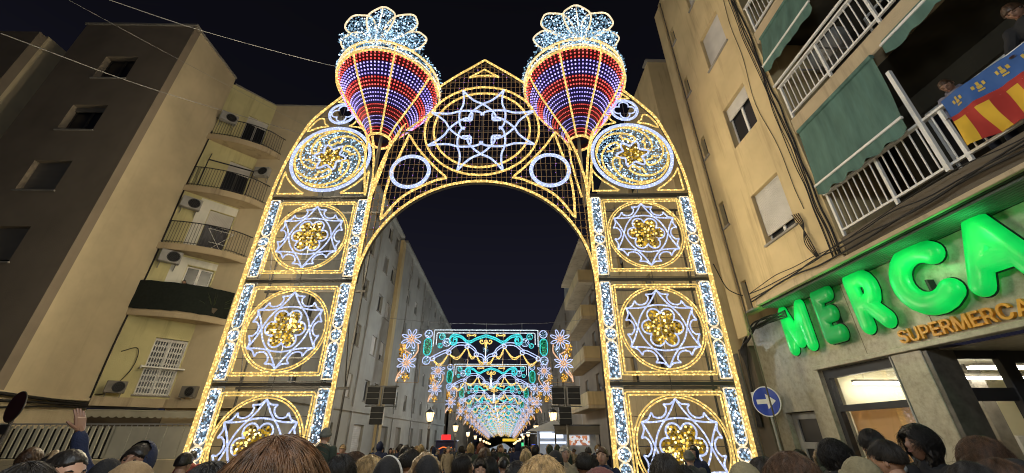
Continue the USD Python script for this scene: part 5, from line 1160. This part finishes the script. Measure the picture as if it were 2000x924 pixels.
def strands(t, mat4, style, hcol, seed, n=2000):
    r_ = np.random.default_rng(seed); pts, cnt, wd = [], [], []
    fi_max = {'bob': 2.15, 'long': 2.3, 'curly': 1.9, 'short': 1.45}[style]; lift = {'bob': .036, 'long': .032, 'curly': .046, 'short': .017}[style]
    for k in range(n):
        az = r_.uniform(-PI, PI)
        if abs(az) < .75 and style != 'short': continue
        f0 = r_.uniform(.0, 1.2); L = r_.uniform(.5, 1.1); m = 9
        ph = f0+np.linspace(0, 1, m)*L; ph = ph[ph < fi_max+r_.uniform(0, .25)]
        if len(ph) < 4: continue
        a = az+(.30 if style == 'curly' else .12)*np.sin(ph*(9 if style == 'curly' else 3)+r_.uniform(0, 6))*r_.uniform(.2, 1)
        d = np.stack([np.sin(ph)*np.sin(a), -np.sin(ph)*np.cos(a), np.cos(ph)], 1); P = head_verts(d)
        nm = P/np.linalg.norm(P, axis=1, keepdims=True); Q = P+nm*(lift*(.55+.25*np.sin(az*23))+r_.uniform(0, .006)+(r_.random() < .06)*np.linspace(0, .03, len(ph)))[:, None] if False else P+nm*(lift+r_.uniform(-.004, .008)+(r_.random() < .07)*.02*np.linspace(0, 1, len(ph))[:, None]**2)
        dn = np.clip(-(d[:, 2]+.1), 0, 1)*(d[:, 1] > -.35)
        if style in ('bob', 'long'): Q[:, 2] -= dn*(.05 if style == 'bob' else .22); Q[:, 0] *= 1+dn*.45
        Q = np.c_[Q, np.ones(len(Q))] @ mat4.T; pts.append(Q[:, :3]); cnt.append(len(Q)); wd += list(np.linspace(.0022, .0008, len(Q)))
    c = UsdGeom.BasisCurves.Define(stage, fresh(str(t.GetPath()), 'hair_strands')); c.CreateTypeAttr('linear')
    c.CreatePointsAttr(Vt.Vec3fArray.FromNumpy(np.vstack(pts).astype(np.float32))); c.CreateCurveVertexCountsAttr(Vt.IntArray.FromNumpy(np.array(cnt, np.int32)))
    c.CreateWidthsAttr(Vt.FloatArray.FromNumpy(np.array(wd, np.float32))); c.SetWidthsInterpolation('vertex')
    UsdShade.MaterialBindingAPI.Apply(c.GetPrim()).Bind(M['hair_'+hcol]); tag(c, kind='stuff')
def person(label, loc, rz, h=1.72, coat='black_coat', legs='jeans', hair='short', hcol='dark', hat=None, hatm='grey_knit', hood=None, pose='down', yaw=0, pitch=-12, skinm='skin', lean=0, group=None, scarf=None, sit=False, fine=False, only_upper=False):
    t = thing('person', label, 'person', loc, rz, group, scale=h/1.72)
    sh = {s: np.array((s*.185, 0, 1.40)) for s in (-1, 1)}
    el = {s: np.array((s*.245, .03, 1.12)) for s in (-1, 1)}; wr = {s: np.array((s*.225, -.10, .90)) for s in (-1, 1)}
    if pose == 'phone':
        for s in (-1, 1): el[s] = np.array((s*.23, -.16, 1.20)); wr[s] = np.array((s*.07, -.33, 1.42))
    if pose == 'raise': el[-1] = np.array((-.32, -.04, 1.58)); wr[-1] = np.array((-.40, -.06, 1.80))
    if pose == 'cross':
        for s in (-1, 1): el[s] = np.array((s*.25, -.04, 1.12)); wr[s] = np.array((s*.03, -.22, 1.15))
    if pose == 'rail':
        for s in (-1, 1): el[s] = np.array((s*.27, -.20, 1.18)); wr[s] = np.array((s*.24, -.42, 1.02))
    B = lambda p: p
    def bend(me):
        if lean:
            v = me.vertices.copy(); a = math.radians(lean)*np.clip((v[:, 2]-.85)/.35, 0, 1); z = v[:, 2]-.9; y = v[:, 1].copy()
            me.vertices = np.stack([v[:, 0], y*np.cos(a)-z*np.sin(a)*(v[:, 2] > .9), np.where(v[:, 2] > .9, .9+z*np.cos(a)+y*np.sin(a), v[:, 2])], 1)
        return me
    mat4 = trimesh.transformations.translation_matrix((0, -.015, 1.60)) @ rot_pts(None, yaw, pitch)
    hd = [q.transform(np.asarray(mat4[:3], float)) for q in head_skin()]
    parts = hd+hull_chain([((0, .015, 1.44), .060), ((0, .0, 1.56), .052)])+hull_chain([((0, 0, 1.0), (.15, .10, .10)), ((0, 0, 1.30), (.16, .10, .10)), ((0, .01, 1.42), (.12, .07, .06))])
    hip = {s: np.array((s*.09, 0, .93)) for s in (-1, 1)}; kn = {s: np.array((s*.10, -.02, .50)) for s in (-1, 1)}; an = {s: np.array((s*.10, .02, .09)) for s in (-1, 1)}
    if sit:
        for s in (-1, 1): hip[s] = np.array((s*.09, 0, .96)); kn[s] = np.array((s*.15, -.36, .93)); an[s] = np.array((s*.14, -.34, .56))
    for s in (-1, 1):
        parts += hull_chain([(sh[s], .05), (el[s], .040), (wr[s], .027)], 8)+hand(wr[s], el[s], s, .35 if pose != 'raise' else .08)
        parts += hull_chain([(hip[s], .085), (kn[s], .055), (an[s], .04)], 8)
    b = union(parts, None, 0)
    obj('body', bend(b), M[skinm], t, smooth=40)
    for sg in (-1, 1):
        ey = trimesh.creation.icosphere(1, .0080).apply_scale((1.35, .8, .72)).apply_translation((sg*.030, -.0795, .009)); ey.apply_transform(mat4); obj('eye', bend(ey), M['dark_glass'], t)
    br = cat([tube([(sg*.014, -.0915, .030), (sg*.030, -.0925, .036), (sg*.048, -.080, .031)], [.0032, .0042, .002], 5) for sg in (-1, 1)]); br.apply_transform(mat4); obj('eyebrows', bend(br), M['hair_'+hcol], t)
    lp = cat([tube([(-.024, -.087, -.059), (-.008, -.0965, -.0565), (.008, -.0965, -.0565), (.024, -.087, -.059)], [.0015, .0042, .0042, .0015], 5), tube([(-.020, -.088, -.063), (0, -.096, -.066), (.020, -.088, -.063)], [.0015, .0050, .0015], 5)]); lp.apply_transform(mat4); obj('lips', bend(lp), M['lips'], t)
    # clothes
    c = hull_chain([((0, .0, .86), (.185, .135, .10)), ((0, 0, 1.08), (.175, .135, .12)), ((0, 0, 1.30), (.185, .14, .10)), ((0, .01, 1.405), (.165, .095, .06)), ((0, .012, 1.475), (.078, .078, .028))])
    for s in (-1, 1): c += hull_chain([(sh[s]*[.93, 1, 1], .078), (el[s], .062), (wr[s]+(el[s]-wr[s])*.08, .045)], 8)
    cm = union(c, .05, 6)
    v = cm.vertices; cm.vertices = v+np.array(cm.vertex_normals)*((meshkit.noise(v*[9, 9, 16], 3)-.5)*.022)[:, None]
    obj('coat', bend(cm), M[coat], t, smooth=60)
    lg = []
    for s in (-1, 1): lg += hull_chain([(hip[s], .108), (kn[s], .078), (an[s]+(0, 0, .02), .062)], 8)
    obj('trousers', union(lg, .09, 4), M[legs], t, smooth=60)
    obj('shoes', union([q for s in (-1, 1) for q in hull_chain([(an[s]+(0, .03, -.05), .045), (an[s]+(0, -.13, -.055), .04)], 8)], None, 0), M['black_coat'], t, smooth=40)
    # hair, hats, hoods
    if hat == 'beanie':
        hm = beanie(); hm.apply_transform(mat4); obj('hat', bend(hm), M[hatm], t, smooth=True)
        if hair in ('long', 'bob'):
            hm = hair_shell(hair, 3); hm.apply_transform(mat4); obj('hair', bend(hm), M['hair_'+hcol], t, smooth=True)
    elif hair:
        hm = hair_shell(hair, abs(hash_(label)) % 97); hm.apply_transform(mat4); obj('hair', bend(hm), M['hair_'+hcol], t, smooth=True)
    if fine: strands(t, mat4, hair, hcol, hash_(label))
    if hood == 'up':
        d = np.array(ICO3.vertices); P = head_verts(d)*1.24+[0, .012, .004]; x, y, z = d.T
        P[:, 2] -= .05*np.clip(-z, 0, 1); keep = ~((y < -.42) & (np.abs(x) < .72) & (z > -.85)); F = ICO3.faces[keep[ICO3.faces].all(1)]
        hm = trimesh.Trimesh(P, F, process=False); hm.apply_transform(mat4); obj('hood', bend(hm), M[coat], t, smooth=True)
    if hood in ('fur', 'rim'):
        d = np.array(ICO3.vertices); P = head_verts(d)*1.26+[0, .014, .006]; x, y, z = d.T
        P[:, 2] -= .06*np.clip(-z, 0, 1); keep = ~((y < -.38) & (np.abs(x) < .74) & (z > -.9)); F = ICO3.faces[keep[ICO3.faces].all(1)]
        hm = trimesh.Trimesh(P, F, process=False); hm.apply_transform(mat4); hb = obj('hood', bend(hm), M[coat], t, smooth=True)
        a = np.linspace(-.30*PI, 1.30*PI, 34); rr = np.random.default_rng(7)
        R = np.stack([.088*np.cos(a), np.full(34, -.052)+.02*np.sin(a), .005+.132*np.sin(a)], 1)*1.05
        fr = tube(R, (.030 if hood == 'fur' else .010)*(1+.25*rr.normal(size=34)*(hood == 'fur')), 7); fr.apply_transform(mat4); obj('hood_rim', bend(fr), M['fur' if hood == 'fur' else 'white_cloth'], hb, smooth=True)
    if hood == 'down': obj('hood', bend(union(hull_chain([((-.09, .10, 1.44), .055), ((0, .135, 1.42), .065), ((.09, .10, 1.44), .055)]), .04, 4)), M[scarf or coat], t, smooth=60)
    if scarf and hood != 'down':
        a = np.linspace(0, 2*PI, 25)[:-1]; obj('scarf', bend(tube(np.stack([.085*np.cos(a), .012+.085*np.sin(a), 1.465+.008*np.sin(3*a)], 1), .034, 7, True)), M[scarf], t, smooth=True)
    return t
def hash_(s): return sum((i+1)*ord(c) for i, c in enumerate(s))
def phone(label, p, rz, lit=True):
    t = thing('phone', label, 'phone', p, rz)
    obj('case', cbox(-.038, .038, -.004, .004, -.078, .078, .004), M['black_plastic'], t)
    obj('screen', bx(-.034, .034, .0045, .0055, -.072, .072), M['phone_screen'], t); return t
M['phone_screen'] = glow('phone_screen', (.9, .75, .4), .8)
P_ = lambda y, top=1.72: None
# each: label, x, y, height above the ground, turn (0 = faces the camera, 180 = back to it) and looks
FRONT = [
 ('big brown-haired head of a person right in front, seen from behind', -0.53, 1.06, 1.81, 176, dict(hair='bob', hcol='brown', coat='brown_coat', pitch=-14, fine=True)),
 ('man with receding dark hair at the left, face turned to the lights', -2.30, 2.4, 1.78, 74, dict(hair='bald', hcol='dark', coat='black_coat', pitch=2, yaw=4)),
 ('person in a tan knitted hat in front of the raised arm', -1.58, 1.95, 1.73, 178, dict(hat='beanie', hatm='tan_knit', hair=None, coat='grey_coat')),
 ('person in a dark hood and blue coat raising one bare hand', -2.71, 3.38, 1.79, 8, dict(hood='up', coat='navy_coat', hair='short', pose='raise', skinm='skin_dark')),  # shade of the hood is put into the darker skin colour
 ('person in a black hat left of the raised arm', -2.68, 3.1, 1.69, 190, dict(hat='beanie', hatm='black_coat', hair=None, coat='black_coat')),
 ('dark-haired person at the far left bottom edge', -2.01, 1.95, 1.73, 175, dict(hcol='dark', coat='brown_coat')),
 ('dark-haired head just left of the big brown-haired head', -1.12, 1.75, 1.74, 182, dict(hcol='black', coat='black_coat', hair='short', fine=True)),
 ('person with very short dark hair just right of the big brown-haired head', -1.08, 3.0, 1.72, 170, dict(hcol='black', coat='black_coat')),
 ('bearded man with brown hair behind the short dark-haired person', -1.29, 3.9, 1.68, -55, dict(hcol='brown', coat='navy_coat', hair='curly')),
 ('curly blond person looking to the right', -1.04, 3.5, 1.67, 70, dict(hair='curly', hcol='blond', coat='brown_coat')),
 ('person in a dark hood edged with a thin white rim', -0.82, 3.2, 1.69, 178, dict(hood='rim', coat='black_coat', hair='short')),
 ('tall dark-haired man in a green coat, seen from behind', -0.96, 4.6, 1.71, 165, dict(hcol='dark', coat='green_coat')),
 ('person in a fur-edged hood left of the long-haired women', -0.57, 3.35, 1.69, 200, dict(hood='fur', coat='black_coat', hair='long', hcol='brown')),
 ('woman with long dark hair in a pale coat facing right', -0.46, 5.0, 1.64, 95, dict(hair='long', hcol='dark', coat='beige_coat')),
 ('woman with long dark hair facing the camera', -0.28, 5.2, 1.59, 10, dict(hair='long', hcol='dark', coat='brown_coat')),
 ('woman with long black hair and a black coat facing left', -0.18, 5.3, 1.60, -60, dict(hair='long', hcol='black', coat='black_coat')),
 ('person in a bright blue jacket among the women and the crowd', -0.21, 8.2, 1.57, 150, dict(hcol='black', coat='light_blue')),
 ('grey-blond head near the middle of the bottom edge', 0.18, 2.1, 1.72, 178, dict(hair='curly', hcol='blond', coat='grey_coat', fine=True)),
 ('dark-haired man in a black coat left of the grey-blond head', 0.09, 3.2, 1.67, 172, dict(hcol='black', coat='black_coat')),
 ('person in a black hood before the white food stall', 0.57, 5.0, 1.68, 182, dict(hood='up', coat='black_coat', hair='short')),
 ('dark-haired man right of the black hood', 0.86, 4.8, 1.67, 186, dict(hcol='dark', coat='brown_coat')),
 ('person in a plum knitted hat at the bottom edge before the right tower', 0.33, 1.55, 1.73, 182, dict(hat='beanie', hatm='plum_knit', hair=None, coat='black_coat')),
 ('dark-haired person before the golden flower of the right tower', 0.99, 2.75, 1.73, 178, dict(hcol='dark', coat='black_coat')),
 ('person with dark short hair just right of the golden flower', 1.24, 3.1, 1.65, 183, dict(hcol='black', coat='black_coat')),
 ('person in a grey-green knitted hat at the foot of the right tower', 1.31, 2.45, 1.70, 178, dict(hat='beanie', hatm='khaki_knit', hair=None, coat='grey_coat')),
 ('dark long-haired person beside the grey-green knitted hat', 1.69, 2.9, 1.69, 180, dict(hair='bob', hcol='dark', coat='black_coat')),
 ('person with curly brown hair below the blue arrow sign', 1.45, 2.25, 1.73, 200, dict(hair='curly', hcol='brown', coat='brown_coat', fine=True)),
 ('young man facing the camera under the blue arrow sign', 4.40, 6.6, 1.65, -28, dict(hcol='dark', coat='black_coat')),
 ('curly dark-haired man in a black and cream jacket facing right', 3.22, 4.3, 1.78, 78, dict(hair='curly', hcol='black', coat='white_coat', scarf='black_coat', skinm='skin_dark')),
 ('person in a khaki knitted hat before the tan shop window', 2.04, 2.55, 1.72, 195, dict(hat='beanie', hatm='khaki_knit', hair=None, coat='grey_coat', scarf='khaki_knit')),
 ('dark-haired man with a white hood before the tan shop window', 3.60, 4.25, 1.89, 150, dict(hcol='black', coat='black_coat', hood='down', scarf='white_cloth')),
 ('boy with short hair lit on one side before the tan shop window', 3.10, 3.55, 1.80, 208, dict(hcol='dark', coat='black_coat', hood='down')),
 ('dark-haired man in profile at the right end of the tan window', 3.89, 4.05, 1.90, -98, dict(skinm='skin_dark', hcol='black', coat='black_coat', hair='curly', pose='cross')),
 ('person with curly brown hair before the dark shop pillar', 3.29, 3.0, 1.80, 180, dict(hair='curly', hcol='brown', coat='grey_coat', fine=True)),
 ('dark-haired person at the lower right before the shop entrance', 2.41, 2.3, 1.71, 180, dict(hcol='black', coat='black_coat')),
 ('brown-haired person at the lower right edge', 2.78, 2.5, 1.70, 190, dict(hair='bob', hcol='brown', coat='brown_coat')),
 ('person in a black hat at the right edge', 3.18, 2.75, 1.70, 182, dict(hat='beanie', hatm='black_coat', hair=None, coat='black_coat')),
]
ALL = []
for lb, x, y, h, rz, kw in FRONT:
    if kw.get('hair', 'short') in ('short', 'bob', 'long', 'curly') and not kw.get('hood') in ('up', 'fur', 'rim'): kw['fine'] = True
    person(lb, (x, y, GZ), rz, h, **kw); ALL.append((x, y))
# child riding on shoulders
person('adult carrying a child on the shoulders left of the arch opening', (-2.02, 5.0, GZ), 176, 1.70, hcol='dark', coat='black_coat'); ALL.append((-2.02, 5.0))
person('child in a knitted hat riding on an adult\'s shoulders', (-2.02, 4.98, GZ+1.42-.96*.66), 176, 1.13, hat='beanie', hatm='grey_knit', hair=None, coat='green_coat', sit=True, pitch=-5)
# people on balconies
person('person in dark clothes leaning over the rail above the striped flag', (6.98, 3.14, 5.42), -82, 1.74, hcol='brown', hair='short', skinm='skin_dark', coat='black_coat', pose='rail', lean=34, pitch=10)
person('person in a striped top leaning over the rail left of the flag', (7.02, 4.18, 5.42), -76, 1.55, hcol='brown', hair='bald', skinm='skin_dark', coat='stripe_cloth', scarf='stripe_cloth', pose='rail', lean=46, pitch=4)
person('person looking over the dark mesh balcony on the cream block', (-12.55, 14.62, 6.11), 30, 1.30, hcol='dark', coat='black_coat')
# the crowd behind them
VAR = [('dark-haired person in a black coat', dict(hcol='black', coat='black_coat')), ('person in a dark navy hood', dict(hood='up', coat='navy_coat')),
       ('person with long brown hair in a brown coat', dict(hair='long', hcol='brown', coat='brown_coat')), ('person in a grey knitted hat and grey coat', dict(hat='beanie', hatm='grey_knit', hair=None, coat='grey_coat')),
       ('person in a fur-edged green hood', dict(hood='fur', coat='green_coat')), ('brown-haired person in a navy coat', dict(hcol='brown', coat='navy_coat')),
       ('person with long blond hair in a black coat', dict(hair='long', hcol='blond', coat='black_coat')), ('grey-haired person in a beige coat', dict(hair='short', hcol='grey', coat='beige_coat')),
       ('dark-haired person in a red coat', dict(hcol='dark', coat='red_coat')), ('person filming with a raised phone', dict(hcol='dark', coat='black_coat', pose='phone')),
       ('person with a brown bob in a black coat', dict(hair='bob', hcol='brown', coat='black_coat')), ('dark-haired person in a brown coat', dict(hcol='dark', coat='brown_coat')),
       ('person with long black hair in a grey coat', dict(hair='long', hcol='black', coat='grey_coat')), ('dark-haired person in a green coat', dict(hcol='black', coat='green_coat')),
       ('person in a tan knitted hat and black coat', dict(hat='beanie', hatm='tan_knit', hair=None, coat='black_coat')), ('person with curly dark hair in a navy coat', dict(hair='curly', hcol='dark', coat='navy_coat')),
       ('balding person in a black coat', dict(hair='bald', hcol='grey', coat='black_coat')), ('person with a hair bun in a beige coat', dict(hair='bun', hcol='brown', coat='beige_coat')),
       ('person with reddish hair in a green coat', dict(hair='bob', hcol='red', coat='green_coat')), ('person in a black hat and navy coat', dict(hat='beanie', hatm='black_coat', hair=None, coat='navy_coat'))]
VP_ = np.array([5, 3, 3, 2, 1.5, 3, 1.2, 1.3, 1, 1.2, 2, 3, 2, 2, 1.2, 1.5, 1, 1, .8, 1.2]); VP_ = VP_/VP_.sum()
def region(x, y, back):
    w = 'from behind' if back else 'seen face-on'
    if y < 9.3: w += ' ' + ('before the left tower' if x < -3.3 else 'before the right tower' if x > 2.0 else 'left before the arch' if x < -.8 else 'right before the arch')
    elif y < 17: w += ' ' + ('behind the left tower' if x < -3.3 else 'behind the right tower' if x > 2.0 else 'left under the arch' if x < -.8 else 'right under the arch')
    elif y < 27: w += ' ' + ('by the left loudspeakers' if x < -2.2 else 'by the food stalls' if x > 1.0 else 'before the nearest garland')
    elif y < 42: w += ' ' + ('by the second left lamp' if x < -2.0 else 'by the second right lamp' if x > 1 else 'under the second garland')
    else: w += ' far down the street, '+('left' if x < -2.4 else 'right' if x > .6 else 'middle')
    return w
rp = np.random.default_rng(21)
protos = {}
def free(x, y, d):
    if 9.3 < y < 12.0 and (abs(x+5.65) < 1.75 or abs(x-3.95) < 1.75): return False
    if abs(y-19) < 1.0 and (abs(x+5.55) < 1.0 or abs(x-2.78) < 1.0): return False
    if y > 21 and x > 1.0 and y < 24.5: return False
    if 10.2 < y < 11.2 and x < -7: return False
    if y > 38 and y < 43 and x < -4: return False
    return all((x-a)**2+(y-b)**2 > d*d for a, b in ALL)
N_, tries = 0, 0
while N_ < 225 and tries < 9000:
    tries += 1
    y = 2.7+62*rp.random()**1.95
    if y < 9: x = rp.uniform(-1.02*y-.3, .72*y)
    else: x = rp.uniform(-7.2, 5.6)
    if y < 9.2 and x < -5.9: continue
    if not free(x, y, .56 if y < 14 else .7): continue
    if y < 6 and rp.random() < .35: continue
    ALL.append((x, y)); N_ += 1
    k = int(rp.choice(20, p=VP_)); h = float(np.clip(rp.normal(1.60, .06), 1.46, 1.70 if y > 4.5 else 1.60))
    rz = float(rp.choice([180, 0], p=[.78, .22])+rp.normal(0, 28))
    lb = VAR[k][0]+' '+region(x, y, math.cos(math.radians(rz)) < 0)
    if k not in protos: protos[k] = person(lb, (x, y, gz(y)), rz, h, group='people in the street crowd', **VAR[k][1])
    else: copy_of(protos[k], (x, y, gz(y)), rz, lb, scale=h/1.72)
phone('lit phone held up over the crowd left of the middle', (-.84, 4.35, 1.66), 180)
